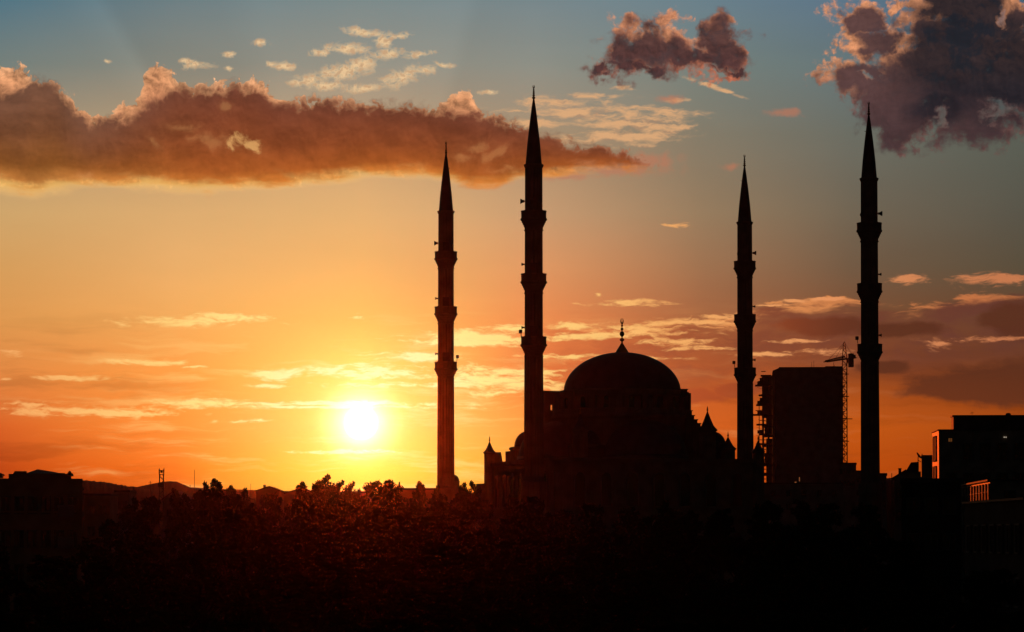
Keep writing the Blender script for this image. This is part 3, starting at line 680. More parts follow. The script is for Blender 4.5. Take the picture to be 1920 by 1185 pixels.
dorm = obj('dormer', do, PLASTER, apt); dw = MB(); x_, z_ = rel(129, 889); dw.box(x_ - 0.12, x_ + 0.12, 0.06, 0.1, z_ - 0.1, z_ + 0.12); obj('window', dw, GLASS, dorm)
lc = MB(); lc.prism([rel(*p) for p in ((-8, 894), (-8, 886), (-2, 885.5), (7, 889), (4, 890), (4, 894))], 0.2, 6); obj('stair_head', lc, PLASTER2, apt)
ld = MB(); ld.box(xR - 0.1, xR + 0.16, -0.1, 9, rel(158, 917)[1], rel(158, 915)[1]); obj('ledge', ld, PLASTER, apt)
facade_windows(apt, 6, 4, rel(4, 0)[0], xR - 0.3, 2.2, zT - 0.9, 0, 0.75, 1.5)
for k in range(3):
    z_ = zT - 3.4 - 2.9 * k
    b_ = MB(); x_ = rel(112, 0)[0]; b_.box(x_, x_ + 1.5, -0.9, 0, z_ - 0.16, z_); b_.box(x_, x_ + 1.5, -0.9, -0.84, z_, z_ + 0.95); b_.box(x_, x_ + 0.06, -0.84, 0, z_, z_ + 0.95); b_.box(x_ + 1.44, x_ + 1.5, -0.84, 0, z_, z_ + 0.95)
    obj('balcony', b_, PLASTER2, apt)

# simple gabled houses and low buildings on the skyline
def house(name, label, px0, px1, pyw, pxr, pyr, Y, depth, wallm, roofm, cat='house', chim=False, ov=0.25, n=2):
    x0, zw = XZ(px0, pyw, Y); x1, _ = XZ(px1, pyw, Y); xr, zr = XZ(pxr, pyr, Y)
    t = thing(name, label, cat, (x0, Y, 0), -math.atan((px0 - 960) / F) - 0.004 if px0 > 1300 else 0.0); W = x1 - x0
    b = MB(); b.prism([(ov, 0), (W - ov, 0), (W - ov, zw - 0.05), (xr - x0, zr - 0.28), (ov, zw - 0.05)], 0, depth); obj('wall', b, wallm, t)
    r = MB(); r.prism([(0, zw - 0.2), (xr - x0, zr - 0.2), (W, zw - 0.2), (W, zw), (xr - x0, zr), (0, zw)], -0.3, depth + 0.3)
    ro = obj('roof', r, roofm, t)
    if chim:
        c = MB(); cx = (xr - x0) + (0.25 * W if chim > 0 else -0.25 * W); c.box(cx - .18, cx + .18, depth * .4, depth * .4 + .4, zr - 1.2, zr + 0.15); c.box(cx - .23, cx + .23, depth * .4 - .05, depth * .4 + .45, zr + .15, zr + .22); obj('chimney', c, PLASTER2, ro)
    facade_windows(t, n, 2, ov, W - ov, max(1, zw - 6), zw - 0.6, 0, 0.7, 1.1)
    return t
def lowblock(name, label, px0, px1, pyt, Y, depth, wallm, cat='building', n=3, rz=0.0):
    x0, z = XZ(px0, pyt, Y); x1, _ = XZ(px1, pyt, Y); rz = -math.atan((px0 - 960) / F) - 0.004 if px0 > 1300 else 0.0; t = thing(name, label, cat, (x0, Y, 0), rz); W = x1 - x0
    b = MB(); b.box(0, W, 0, depth, 0, z - 0.3); obj('wall', b, wallm, t)
    r = MB(); r.box(-0.12, W + 0.12, -0.12, depth + 0.12, z - 0.3, z); obj('roof', r, SHEET, t)
    facade_windows(t, n, 2, 0.2, W - 0.2, max(1.0, z - 6.5), z - 0.8, 0, min(0.9, W / n * 0.6), 1.2)
    return t
house('gabled_house', 'small gabled house silhouette between the treetops left of the sun', 477, 527, 920, 505, 911, 430, 8, PLASTER, TILE, chim=-1)
house('gabled_house', 'dim gabled house directly below the telecom mast', 303, 352, 936, 326, 919, 400, 9, PLASTER2, TILE)
house('gabled_house', 'low roof sloping up into the tree at the right of the small gabled house', 526, 600, 926, 566, 914, 445, 8, PLASTER2, SHEET, chim=1)
lowblock('flat_roofed_house', 'low flat roofed house under the wooded hill, right of the hip roofed block', 216, 242, 919, 415, 8, PLASTER2, 'house', 2)
lowblock('flat_roofed_house', 'dim flat roofed house beside the hip roofed apartment block', 158, 206, 925, 380, 8, PLASTER, 'house', 2)
lowblock('flat_roofed_house', 'flat roofed house top between the broad tree crown and the leftmost minaret', 742, 826, 915, 440, 9, PLASTER, 'house', 4)
lowblock('flat_roofed_house', 'flat roofed house filling the gap right of the wide tree below the sun', 646, 690, 921, 450, 8, PLASTER2, 'house', 2)
house('gabled_house', 'wide low house behind the trees between the telecom mast and the bushy tree pair', 352, 470, 934, 420, 918, 470, 10, PLASTER, TILE, n=4)

# masts and poles
tx, tz = XZ(303, 877, 420); bz = 0
tm = thing('telecom_mast', 'lattice telecom mast with a cage of antennas above the far hill', 'mast', (tx, 420, 0))
s_ = MB(); hw = 0.36; zs = XZ(303, 890, 420)[1]
for sx_ in (-1, 1):
    for sy_ in (-1, 1): s_.tube((sx_ * hw, sy_ * hw, 0), (sx_ * hw * 0.8, sy_ * hw * 0.8, zs), 0.07, n=4)
k = 0; z = 6.0
while z < zs - 0.5:
    sgn = 1 if k % 2 else -1
    for yy in (-hw, hw): s_.tube((-sgn * hw, yy, z), (sgn * hw, yy, z + 0.7), 0.045, n=4)
    z += 0.7; k += 1
obj('lattice', s_, STEEL, tm)
pf_ = MB(); z0 = XZ(303, 914, 420)[1]; z1 = XZ(303, 906, 420)[1]; pf_.box(-0.45, 0.4, -0.4, 0.4, z0, z1); obj('equipment_platform', pf_, STEEL, tm)
cg = MB()
for sx_ in (-0.33, 0.33):
    cg.tube((sx_ * 0.55, 0, XZ(303, 892, 420)[1]), (sx_, 0, XZ(303, 889, 420)[1]), 0.08, n=5)
    cg.tube((sx_, 0, XZ(303, 889.5, 420)[1]), (sx_, 0, XZ(303, 880, 420)[1]), 0.09, n=5)
for yy in (889.5, 885, 882): cg.tube((-0.33, 0, XZ(303, yy, 420)[1]), (0.33, 0, XZ(303, yy, 420)[1]), 0.06, n=5)
obj('antenna_cage', cg, STEEL, tm)
for sx_, yt in ((-0.3, 877.5), (0.36, 877), (0.02, 884)):
    an_ = MB(); za, zb = XZ(303, 884, 420)[1], XZ(303, yt, 420)[1]
    if zb - za > 0.1: an_.box(sx_ - 0.07, sx_ + 0.07, -0.2, -0.08, za, zb - 0.15); an_.tube((sx_, -0.1, za), (sx_, -0.1, zb), 0.035, n=4)
    else: an_.box(-0.13, 0.15, -0.2, 0.1, za - 0.2, za + 0.15)
    obj('antenna', an_, STEEL, tm)
def pole(label, px, py, Y, r, name='antenna_pole', arms=0):
    x, z = XZ(px, py, Y); t = thing(name, label, 'pole', (x, Y, 0))
    p = MB(); p.tube((0, 0, 0), (0, 0, z), r * 1.4, r * 0.7, 6); obj('post', p, STEEL, t)
    if arms:
        c = MB()
        for k in range(arms): c.tube((-0.28, 0, z - 0.25 - 0.3 * k), (0.28, 0, z - 0.25 - 0.3 * k), 0.03, n=4)
        obj('crossarm', c, STEEL, t)
pole('thin whip antenna standing alone left of the first bushy tree pair', 364.5, 881, 395, 0.045)
pole('short pole with crossarms between the wooded hill and the telecom mast', 282, 902, 405, 0.06, 'utility_pole', 2)
pole('short stub pole just left of the whip antenna', 356.5, 909, 398, 0.06)
pole('thin twig like pole among the trees left of the small gabled house', 470, 907, 330, 0.03)
pole('slender pole at the skyline right of the rightmost minaret', 1672, 887, 420, 0.07)

# ------------------------------------------------------------------ tower block under construction, scaffold and crane
YT = 930
def TX(px, py=800): return XZ(px, py, YT)[0]
def TZ(py, px=1500): return XZ(px, py, YT)[1]
x0t = TX(1426); tower = thing('unfinished_tower', 'black tower block under construction, its left corner still open floors', 'building', (x0t, YT, 0), -R(5.3))
W = TX(1578.5) - x0t; D_ = 20.0; xs_ = TX(1441) - x0t
ztop = TZ(690)
co = MB(); co.prism([(xs_ + 1.2, 0), (W, 0), (W, ztop), (TX(1461) - x0t, ztop), (TX(1449) - x0t, TZ(695)), (xs_ + 1.2, TZ(700))], 0, D_); obj('wall', co, CONCRETE, tower)
ro = MB(); ro.prism([(TX(1460) - x0t, ztop), (W + 0.1, ztop), (W + 0.1, TZ(687.5)), (TX(1548) - x0t, TZ(687.2)), (TX(1546) - x0t, TZ(688.6)), (TX(1461) - x0t, TZ(688.4))], 0.2, D_ - 0.2); obj('roof', ro, CONCRETE, tower)
pitch = 3.22; nfl = int(TZ(703) / pitch)
rnd = random.Random(11)
for k in range(nfl + 1):
    z = TZ(704) - k * pitch
    if z < 3: break
    xl = (TX(1437) - x0t) if k == 0 else rnd.choice([0.0, 0.4, 0.8, 1.1])
    s_ = MB(); s_.box(xl, xs_ + 1.2, 0.15, D_ - 0.15, z - 0.3, z); obj('floor_slab', s_, CONCRETE, tower)
for (cx, cyy) in ((0.8, 0.6), (0.8, D_ * 0.33), (0.8, D_ * 0.66), (0.8, D_ - 0.8), (2.6, 0.6), (2.6, D_ - 0.8)):
    s_ = MB(); s_.box(cx - 0.28, cx + 0.28, cyy - 0.28, cyy + 0.28, 0, TZ(706)); obj('column', s_, CONCRETE, tower)
for k in range(nfl):           # infill walls that leave odd gaps
    z = TZ(704) - (k + 1) * pitch
    if z < 4: break
    full = k < 4
    s_ = MB(); a = rnd.choice([0.5, 0.9]) if full else rnd.choice([0.9, 1.3, 1.8])
    hgt = pitch - 0.32 if full or rnd.random() < 0.6 else pitch * 0.6
    s_.box(a, xs_ + 1.18, 1.0, 1.2, z + 0.01, z + hgt); obj('infill_wall', s_, CONCRETE, tower)
for (xp, yp0, yp1) in ((1522, 679, 688), (1526, 677, 688), (1563, 680, 688)):
    s_ = MB(); s_.tube((TX(xp) - x0t, 2, TZ(yp1)), (TX(xp) - x0t, 2, TZ(yp0)), 0.07, n=4); obj('starter_bar', s_, STEEL, tower)
s_ = MB(); x_ = TX(1498.2) - x0t; s_.box(x_ - 0.12, x_ + 0.12, -0.06, -0.004, TZ(902.5), TZ(895)); obj('stairwell_window', s_, LITDOOR, tower)
s_ = MB(); x_ = TX(1491) - x0t; s_.box(x_ - 0.3, x_ + 0.3, -0.06, -0.004, TZ(905), TZ(903.6)); obj('lit_window', s_, LITDOOR, tower)

sc = thing('scaffolding', 'ragged scaffolding with plank decks on the open left side of the tower block', 'scaffold', (TX(1422), YT - 1.8, 0), -R(5.3))
sw = TX(1428) - TX(1422)
for (a, b2) in ((0.1, 0), (0.1, 1.4), (sw + 2.2, 0), (sw + 4.4, 0)):
    s_ = MB(); s_.tube((a, b2, 0), (a, b2, TZ(752) if a < sw else TZ(705)), 0.12, n=5); obj('upright', s_, STEEL, sc)
for k in range(15):
    yy = 703.5 + 18.3 * k; z = TZ(yy)
    if z < 4: break
    ext = (0.2, -0.7, 0.5, -0.4, -1.7, -0.3, 0.7, -0.5, 0.4, -0.4, 0.3, -0.5, 0.2, -0.3, 0.2)[k]
    s_ = MB(); s_.box(ext - 0.5 + (0.9 if k < 1 else 0), sw + 3.0, -0.2, 1.6, z - 0.55, z); s_.box(ext + 0.6, sw + 1.2, 0.1, 0.3, z + 1.0, z + 1.25); obj('deck', s_, WOOD, sc)
    if k in (1, 3, 4, 6, 9):
        b_ = MB(); b_.box(0.3, 1.3, 0, 1.2, z + 0.002, z + rnd.uniform(1.0, 2.3)); b_.box(-0.5, 0.29, 0.2, 0.9, z + 0.002, z + 1.1); obj('shuttering', b_, WOOD, sc)
for k in range(12):
    z = TZ(712 + 15 * k); s_ = MB(); s_.tube((-0.4 + rnd.uniform(-.6, .4), 0.2, z), (sw + 2.0, 0.2, z + rnd.uniform(-1.2, 1.6)), 0.06, n=4); obj('brace', s_, STEEL, sc)

crx = TX(1582); crane = thing('tower_crane', 'tower crane with lattice mast and short red jib against the tower block', 'crane', (crx, YT - 3, 0))
YC = YT - 3
def CZ(py): return XZ(1582, py, YC)[1]
CONB = 0.85
ms = MB(); hw = 0.72; zt = CZ(672)
for sx_ in (-1, 1):
    for sy_ in (-1, 1): ms.tube((sx_ * hw, sy_ * hw, 0), (sx_ * hw, sy_ * hw, zt), 0.12, n=4)
z = 0; k = 0
while z < zt - 1.3:
    sgn = 1 if k % 2 else -1
    for yy in (-hw, hw): ms.tube((-sgn * hw, yy, z), (sgn * hw, yy, z + 1.45), 0.085, n=4); ms.tube((-hw, yy, z), (hw, yy, z), 0.07, n=4)
    for xx in (-hw, hw): ms.tube((xx, -sgn * hw, z), (xx, sgn * hw, z + 1.45), 0.085, n=4)
    z += 1.45; k += 1
obj('mast', ms, CRANE, crane)
hd = MB(); zh = CZ(642)
for sx_ in (-1, 1):
    for sy_ in (-1, 1): hd.tube((sx_ * hw, sy_ * hw, zt), (sx_ * 0.22 - 0.1, sy_ * 0.2, zh), 0.11, n=4)
z = zt; k = 0
while z < zh - 0.9:
    f = (z - zt) / (zh - zt); w_ = hw * (1 - f) + 0.2 * f; sgn = 1 if k % 2 else -1
    hd.tube((-sgn * w_, -w_, z), (sgn * w_, -w_, z + 0.9), 0.08, n=4); hd.tube((-sgn * w_, w_, z), (sgn * w_, w_, z + 0.9), 0.08, n=4); z += 0.9; k += 1
hd.tube((-0.1, 0, zh), (0.1, 0, CZ(640)), 0.09, n=4)
obj('tower_head', hd, CRANE, crane)
jd = Vector((-6.6, 21.0, 0)).normalized(); jn = Vector((jd.y, -jd.x, 0)); jl = 15.5; jz = CZ(673.5)
jb = MB()
for off, dz in ((-0.55, 0), (0.55, 0), (0, 1.0)):
    jb.tube(Vector((0, 0, jz + dz)) + jn * off, jd * jl + Vector((0, 0, jz + dz * 0.4)) + jn * off, 0.2, n=4)
for k in range(15):
    p0 = jd * (jl * k / 15); p1 = jd * (jl * (k + 0.5) / 15); p2 = jd * (jl * (k + 1) / 15)
    for off in (-0.55, 0.55):
        jb.tube(p0 + Vector((0, 0, jz)) + jn * off, p1 + Vector((0, 0, jz + 1.0 - 0.6 * k / 15)), 0.07, n=4); jb.tube(p1 + Vector((0, 0, jz + 1.0 - 0.6 * k / 15)), p2 + Vector((0, 0, jz)) + jn * off, 0.07, n=4)
obj('jib', jb, CRANE, crane)
pn = MB()
for f in (0.45, 0.8): pn.tube((0, 0, zh), jd * (jl * f) + Vector((0, 0, jz + 0.8)), 0.05, n=4)
cjd = -jd; cl = 8.0
pn.tube((0, 0, zh), cjd * 7 + Vector((0, 0, jz + 0.3)), 0.05, n=4); obj('pendant_line', pn, STEEL, crane)
cj = MB()
for off in (-0.6, 0.6): cj.tube(Vector((0, 0, jz)) + jn * off, cjd * cl + Vector((0, 0, jz)) + jn * off, 0.16, n=4)
for k in range(6): p_ = cjd * (cl * (k + 1) / 6) + Vector((0, 0, jz)); cj.tube(p_ - jn * 0.6, p_ + jn * 0.6, 0.1, n=4)
obj('counter_jib', cj, CRANE, crane)
cw = MB(); cc_ = cjd * 5.0; cw.box(cc_.x - 0.75, cc_.x + 0.75, cc_.y - 1.6, cc_.y + 1.0, CZ(690), CZ(665)); cw.box(cc_.x + 0.75, cc_.x + 1.5, cc_.y - .5, cc_.y + .5, CZ(674), CZ(667)); obj('counterweight', cw, CONCRETE, crane)
cbm = MB(); cbm.box(0.75, 1.9, -1.0, 0.6, CZ(681), CZ(672)); cab = obj('cab', cbm, PLASTIC, crane); g_ = MB(); g_.box(0.9, 1.75, -1.03, -1.003, CZ(678), CZ(673)); obj('window', g_, GLASS, cab)
hook = MB(); hp_ = jd * (jl * 0.55); hook.tube((hp_.x, hp_.y, jz), (hp_.x, hp_.y, jz - 1.6), 0.04, n=4); hook.box(hp_.x - .2, hp_.x + .2, hp_.y - .2, hp_.y + .2, jz - 2.1, jz - 1.6); obj('hook_block', hook, STEEL, crane)
for k in range(4):
    z = CZ(702 + 42 * k); s_ = MB(); s_.box(-2.2, 1.1 + (1.4 if k == 2 else 0.3), 0.1, 0.35, z, z + 0.25); obj('wall_tie', s_, STEEL, crane)
hs = thing('builders_hoist', 'thin builders hoist rail between the tower block and the crane mast', 'hoist', (TX(1574.5), YT - 1.2, 0))
for xx in (0, 0.55, 1.3):
    s_ = MB(); s_.tube((xx, 0, 0), (xx, 0, TZ(712)), 0.09, n=4); obj('rail', s_, STEEL, hs)
for k in range(9):
    s_ = MB(); z = TZ(725 + 16 * k); s_.box(-0.4, 1.6, -0.15, 1.1, z, z + 0.3); obj('landing', s_, WOOD, hs)

lowblock('site_block', 'low flat block at the foot of the tower crane', 1572, 1605, 867.5, 700, 14, CONCRETE, n=4)
lowblock('site_block', 'lower flat block between the crane foot and the rightmost minaret', 1603, 1640, 882, 640, 12, PLASTER2, n=3)
lowblock('flat_roofed_house', 'small flat roof immediately right of the rightmost minaret foot', 1640, 1662, 887, 470, 8, PLASTER2, 'house', 2)
lowblock('flat_roofed_house', 'long low dark house behind the foot of the unfinished tower', 1405, 1580, 905, 600, 12, PLASTER2, 'house', 6)

# ------------------------------------------------------------------ right: houses and blocks
YM = 335
man = thing('mansard_house', 'small house with steep mansard roof and satellite dish beside the tall right hand block', 'house', (XZ(1699, 900, YM)[0], YM, 0), -R(8.1))
ox = XZ(1699, 900, YM)[0]
def mr(px, py): x, z = XZ(px, py, YM); return x - ox, z
s_ = MB(); s_.box(0.1, mr(1722, 0)[0], 0.2, 7, 0, mr(1700, 884)[1]); s_.box(mr(1723.5, 0)[0], mr(1746, 0)[0], 0, 7.4, 0, mr(1740, 855)[1]); obj('wall', s_, PLASTER, man)
s_ = MB(); s_.prism([mr(*p) for p in ((1698, 884), (1708, 867), (1722.5, 866), (1722.5, 884))], -0.1, 7.2); obj('roof', s_, SHEET, man)
s_ = MB(); s_.box(mr(1723, 0)[0], mr(1746.5, 0)[0], -0.1, 7.5, mr(1740, 855)[1], mr(1740, 853.3)[1]); obj('parapet', s_, PLASTER2, man)
facade_windows(man, 2, 2, 0.2, mr(1721, 0)[0], 9.5, mr(1700, 886)[1], 0.2, 0.4, 1.2)
dish = thing('satellite_dish', 'big satellite dish tilted on the mansard house roof', 'satellite dish', (mr(1721.5, 0)[0] + ox, YM + 2, mr(1721, 866)[1]))
s_ = MB(); s_.sm = True
s_.lathe([(0.02, 0.0), (0.2, 0.02), (0.38, 0.08), (0.5, 0.15), (0.5, 0.19), (0.36, 0.12), (0.02, 0.03)], 24); s_.xform(Matrix.Translation((0.02, 0, 0.72)) @ Matrix.Rotation(R(52), 4, 'Y') @ Matrix.Scale(0.95, 4)); obj('reflector', s_, PLASTIC, dish)
s_ = MB(); s_.tube((0, 0, 0), (0.02, 0, 0.7), 0.05); s_.tube((0.02, 0, 0.25), (0.35, 0, 0.05), 0.04); obj('mount', s_, STEEL, dish)
s_ = MB(); s_.tube((0.3, 0, 0.5), (0.48, 0, 0.95), 0.025); s_.box(0.42, 0.54, -0.05, 0.05, 0.9, 1.0); obj('feed_horn', s_, PLASTIC, dish)
house('hipped_house', 'low dark sloping roof beside the mansard house', 1672, 1716, 896, 1698, 880, 352, 8, PLASTER2, SHEET, chim=-1)

ANG = -R(3.15)
def block(name, label, px, Y, L, Wd, pyt, wallm, group=None):
    """block whose left side runs almost along the line of sight; origin at its near left corner"""
    x, z = XZ(px, pyt, Y); t = thing(name, label, 'building', (x, Y, 0), ANG, group)
    b = MB(); b.box(0, Wd, 0, L, 0, z); obj('wall', b, wallm, t); return t, z
tall, zt = block('apartment_tower', 'tall dark block with sunlit left edge at the right of the frame', 1760, 280, 6.8, 10.6, 807, CLAD)
k_ = 280 / F; zb2 = XZ(1800, 781, 280)[1]
s_ = MB(); s_.box(-0.12, 10.7, -0.12, 6.9, zt, zt + 0.1); s_.box(1.46, 10.5, 0.1, 2.2, zt + 0.1, zb2); s_.box(1.34, 10.7, -0.05, 2.35, zb2, zb2 + 0.14); obj('roof', s_, SHEET, tall)
s_ = MB(); s_.lathe([(0.26, zb2 + 0.14), (0.26, zb2 + 0.3), (0.15, zb2 + 0.38), (0.02, zb2 + 0.4)], 16, c=(6.95, 1.2)); obj('roof_vent', s_, FRAME, tall)
s_ = MB(); s_.tube((3.4, 1.2, zb2 + 0.1), (3.4, 1.2, zb2 + 0.5), 0.02, n=4); s_.tube((3.2, 1.2, zb2 + 0.36), (3.6, 1.2, zb2 + 0.4), 0.015, n=4); s_.tube((3.25, 1.2, zb2 + 0.46), (3.55, 1.2, zb2 + 0.48), 0.015, n=4); obj('aerial', s_, STEEL, tall)
facade_windows(tall, 6, 6, 0.4, 10.3, 2.5, zt - 0.6, 0, 0.9, 1.5, skip={(0, 5)})
facade_windows(tall, 1, 6, -5.9, -2.2, 2.5, zt - 0.2, 0, 3.0, 2.35, ang=-math.pi / 2, glass=SHEET)
lw = MB(); x_ = XZ(1781.5, 825, 280)[0] - tall.location.x; z_ = XZ(1781.5, 825, 280)[1]
for ax in (-1, 1):
    for az_ in (-1, 1): lw.box(x_ + ax * 0.1 - 0.075, x_ + ax * 0.1 + 0.075, -0.05, -0.02, z_ + az_ * 0.09 - 0.06, z_ + az_ * 0.09 + 0.06)
lwf = MB(); lwf.box(x_ - .24, x_ + .24, -0.02, -0.003, z_ - .2, z_ + .2); lo = obj('lit_window', lwf, STEEL, tall); obj('pane', lw, LITWIN, lo)
for xp in (1881.7, 1885):
    l_ = MB(); x_ = XZ(xp, 820, 280)[0] - tall.location.x; z_ = XZ(xp, 820, 280)[1]; l_.sm = True
    l_.lathe([(0.01, z_ - .05), (0.045, z_ - .02), (0.045, z_ + .02), (0.01, z_ + .05)], 8, c=(x_, -0.1)); obj('wall_lamp', l_, LAMP, tall)

low, zl = block('low_block', 'lower block with a row of window bays flashing in the sunset', 1856, 250, 25, 12, 902, CLAD)
s_ = MB(); s_.box(-0.25, 12.2, -0.2, 25.2, zl, zl + 0.14); obj('roof', s_, SHEET, low)
facade_windows(low, 10, 3, -24.6, -0.4, zl - 3.9 * 2.2, zl - 0.35, 0, 1.7, 1.5, ang=-math.pi / 2)
facade_windows(low, 4, 3, 0.4, 11, zl - 7.5, zl - 0.4, 0, 0.9, 1.4)
for k in range(11):
    s_ = MB(); s_.box(-0.14, 0, 0.25 + 2.38 * k, 0.55 + 2.38 * k, 3, zl - 0.2); obj('pilaster', s_, CLAD, low)
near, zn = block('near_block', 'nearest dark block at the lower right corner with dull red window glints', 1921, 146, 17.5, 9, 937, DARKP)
near.rotation_euler = (0, 0, R(1.0))
s_ = MB(); s_.box(-0.12, 9.2, -0.2, 17.7, zn, zn + 0.12); obj('roof', s_, SHEET, near)
facade_windows(near, 7, 2, -17, -0.5, zn - 6.2, zn - 0.6, 0, 1.0, 1.4, ang=-math.pi / 2)

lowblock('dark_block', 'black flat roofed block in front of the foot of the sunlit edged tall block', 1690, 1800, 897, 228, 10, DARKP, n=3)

# ------------------------------------------------------------------ trees
def make_tree(seed, H=14.0, RC=2.6, zc0=0.28, narrow=1.0):
    rnd = random.Random(seed); t = thing('tree', 'leafy tree', 'tree')
    tr = MB(); tr.tube((0, 0, 0), (0.1, 0, H * 0.4), 0.24, 0.16, 8); tr.tube((0.1, 0, H * 0.4), (0, 0.1, H * 0.82), 0.16, 0.05, 7)
    cl = []; lobes = []
    for i in range(rnd.randint(6, 8)):          # big lobes first, then leafy clumps on them
        u = rnd.random(); a = rnd.uniform(0, 6.28); rr = RC * narrow * rnd.uniform(0.25, 0.75) * (1.0 - 0.35 * u)
        lobes.append((Vector((rr * math.cos(a), rr * math.sin(a), H * (0.50 + 0.34 * u))), rnd.uniform(0.9, 1.5) * (1.1 - 0.35 * u)))
    lobes.append((Vector((rnd.uniform(-.3, .3), 0, H * 0.90)), 1.0)); lobes.append((Vector((rnd.uniform(-.9, .9), rnd.uniform(-.6, .6), H * 0.84)), 1.15))
    for p, r_ in lobes:
        for i in range(12):
            d = Vector((rnd.gauss(0, 1), rnd.gauss(0, 1), rnd.gauss(0.25, 0.9))).normalized(); q = p + d * r_ * rnd.uniform(0.55, 1.0)
            cl.append((Vector((q.x, q.y, min(q.z, H * 0.965))), rnd.uniform(0.26, 0.52)))
    for i in range(14):                          # lower skirt
        a = rnd.uniform(0, 6.28); rr = RC * narrow * rnd.uniform(0.3, 0.95); cl.append((Vector((rr * math.cos(a), rr * math.sin(a), H * rnd.uniform(zc0, 0.5))), rnd.uniform(0.6, 0.95)))
    for i in range(3):
        a = rnd.uniform(0, 6.28); r_ = rnd.uniform(0.0, 0.5); cl.append((Vector((r_ * math.cos(a), r_ * math.sin(a), H * rnd.uniform(0.945, 0.97))), rnd.uniform(0.22, 0.36)))
    for p, r_ in cl[::2]:
        b_ = Vector((0.05, 0.03, max(H * 0.24, p.z - 1.2 - 0.5 * Vector((p.x, p.y)).length))); m_ = (b_ + p) / 2 + Vector((0, 0, -0.1)); tr.tube(b_, m_, 0.06, 0.04, 5); tr.tube(m_, p, 0.04, 0.016, 5)
    obj('trunk', tr, BARK, t)
    lf = MB()
    for p, r_ in cl:
        n = int(260 * r_ * r_) + 26
        for i in range(n):
            d = Vector((rnd.gauss(0, 1), rnd.gauss(0, 1), rnd.gauss(0, 0.85))); d.normalize(); q = p + d * (r_ * rnd.random() ** 0.45)
            s = rnd.uniform(0.06, 0.14); a = Vector((rnd.gauss(0, 1), rnd.gauss(0, 1), rnd.gauss(0, 1))).normalized(); b2 = a.orthogonal().normalized(); b2.rotate(Matrix.Rotation(rnd.uniform(0, 6.28), 3, a)); c = a.cross(b2)
            lf.add([q - b2 * s * 1.5, q - c * s * 0.8, q + b2 * s * 1.5, q + c * s * 0.8], [(0, 1, 2, 3)])
    obj('crown', lf, LEAF, t)
    return t
protos = [make_tree(s, narrow=nw) for s, nw in ((1, 1.0), (2, 0.8), (3, 1.2), (4, 0.95), (5, 1.1), (6, 0.66))]
used = set()
def tree(px, py, Y, ws, label, k, group):
    x, z = XZ(px, py, Y); s = z / 13.9; src = protos[k]
    if k not in used:
        used.add(k); o_ = src; o_.location = (x, Y, 0)
    else: o_ = dup(src, (x, Y, 0))
    o_.scale = (ws, ws, s); o_.rotation_euler = (0, 0, (px * 7.13) % 6.28); o_['label'] = label; o_['group'] = group
    return o_
SK = 'trees along the skyline'
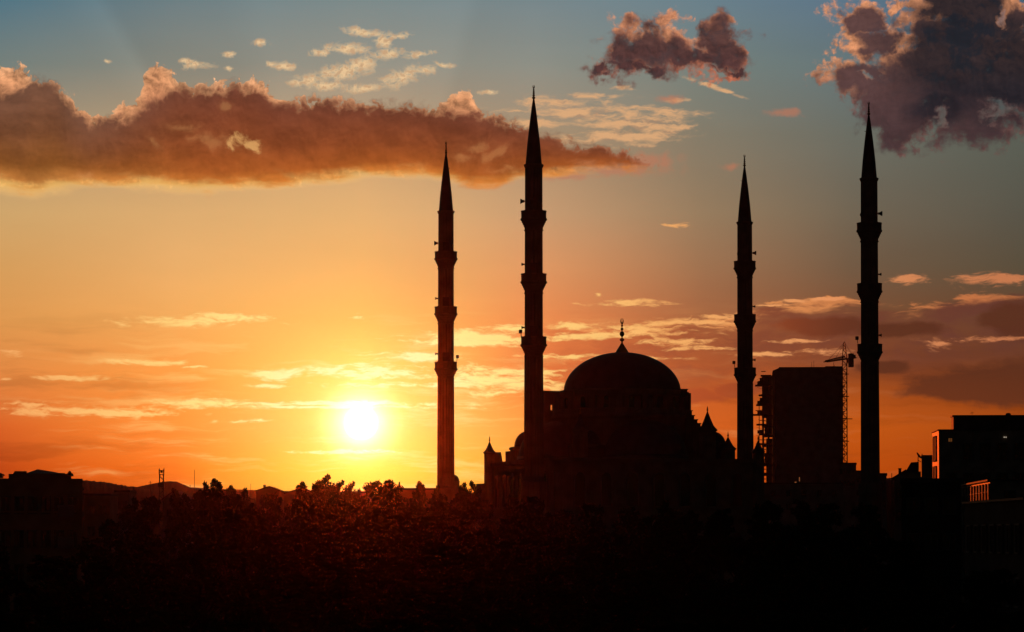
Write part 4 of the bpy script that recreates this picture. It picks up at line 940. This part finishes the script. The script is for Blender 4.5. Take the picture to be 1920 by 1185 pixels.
sky_trees = [
 (383,898,300,0.81,1,'left tree of the close bushy pair right of the whip antenna'),
 (402,895,305,0.86,5,'right, taller tree of the close bushy pair right of the whip antenna'),
 (431,908,298,0.65,5,'small pointed tree right of the close bushy pair'),
 (458,909,302,0.78,1,'round topped tree just left of the small gabled house'),
 (568,901,296,0.78,5,'slim tree rising right of the small gabled house roof'),
 (614,884,300,1.10,1,'tallest tree of the skyline, standing directly below left of the sun'),
 (596,899,292,0.78,3,'left shoulder tree of the tallest tree under the sun'),
 (636,899,297,0.78,5,'tree leaning out at the right of the tallest tree under the sun'),
 (658,901,303,0.65,5,'thin tree straight below the sun between two bigger crowns'),
 (674,912,299,0.65,1,'low tree in the dip right below the sun'),
 (704,900,298,1.15,3,'left half of the broad double crown right of the sun'),
 (733,897,301,1.15,0,'right half of the broad double crown right of the sun'),
 (786,900,297,0.65,5,'small round tree standing alone between the broad crown and the leftmost minaret'),
 (822,905,295,0.72,1,'tree at the left side of the leftmost minaret foot'),
 (866,903,298,0.65,5,'narrow tree at the right side of the leftmost minaret foot'),
 (884,897,300,0.81,1,'bushy tree between the leftmost minaret and the pointed mosque turret'),
 (330,914,330,0.65,5,'little tree above the dim gabled house near the telecom mast'),
 (250,928,295,0.91,1,'dark tree in front of the low houses left of the telecom mast'),
 (283,929,290,0.98,3,'dark tree just in front of the telecom mast foot'),
 (345,921,286,0.91,1,'dark tree left of the whip antenna foot'),
 (1000,928,285,1.15,0,'dark tree before the foot of the tallest minaret'),
]
for px, py, Y, ws, k, lb in sky_trees: tree(px, py, Y, ws, lb, k, SK)
FG = 'dark trees filling the foreground'; FL = 'dark leafy tree crowded into the unlit mass of trees below the skyline'
rnd = random.Random(5)
def fill(x0, x1, step, Yr, yr, ws):
    x = x0
    while x < x1:
        tree(x + rnd.uniform(-0.25, 0.25) * step, rnd.uniform(*yr), rnd.uniform(*Yr), rnd.uniform(*ws), FL, rnd.randrange(6), FG); x += step
fill(380, 960, 44, (275, 290), (921, 940), (0.8, 1.05))
fill(990, 1640, 62, (262, 285), (932, 955), (0.9, 1.15))
fill(190, 1700, 84, (215, 240), (950, 985), (1.0, 1.25))
fill(-30, 1780, 108, (160, 185), (1000, 1040), (1.0, 1.3))
fill(-40, 1980, 135, (105, 130), (1062, 1110), (1.0, 1.25))
fill(-10, 1960, 160, (76, 88), (1130, 1150), (0.9, 1.1))
for i, p in enumerate(protos):
    if i not in used: p.location = (60 + i * 6, 420, 0); p['label'] = FL; p['group'] = FG

# ------------------------------------------------------------------ haze
hz = MB().box(-1500, 1500, -300, 1800, -1.0, 82.0)
hm = bpy.data.materials.new('haze'); hm.use_nodes = True; t = hm.node_tree; t.nodes.clear()
vo = t.nodes.new('ShaderNodeVolumePrincipled'); vo.inputs['Color'].default_value = (1.0, 0.56, 0.45, 1); vo.inputs['Density'].default_value = 1.55e-5; vo.inputs['Anisotropy'].default_value = 0.979
oo = t.nodes.new('ShaderNodeOutputMaterial'); t.links.new(vo.outputs[0], oo.inputs['Volume'])
o = obj('haze', hz, hm); o['kind'] = 'stuff'
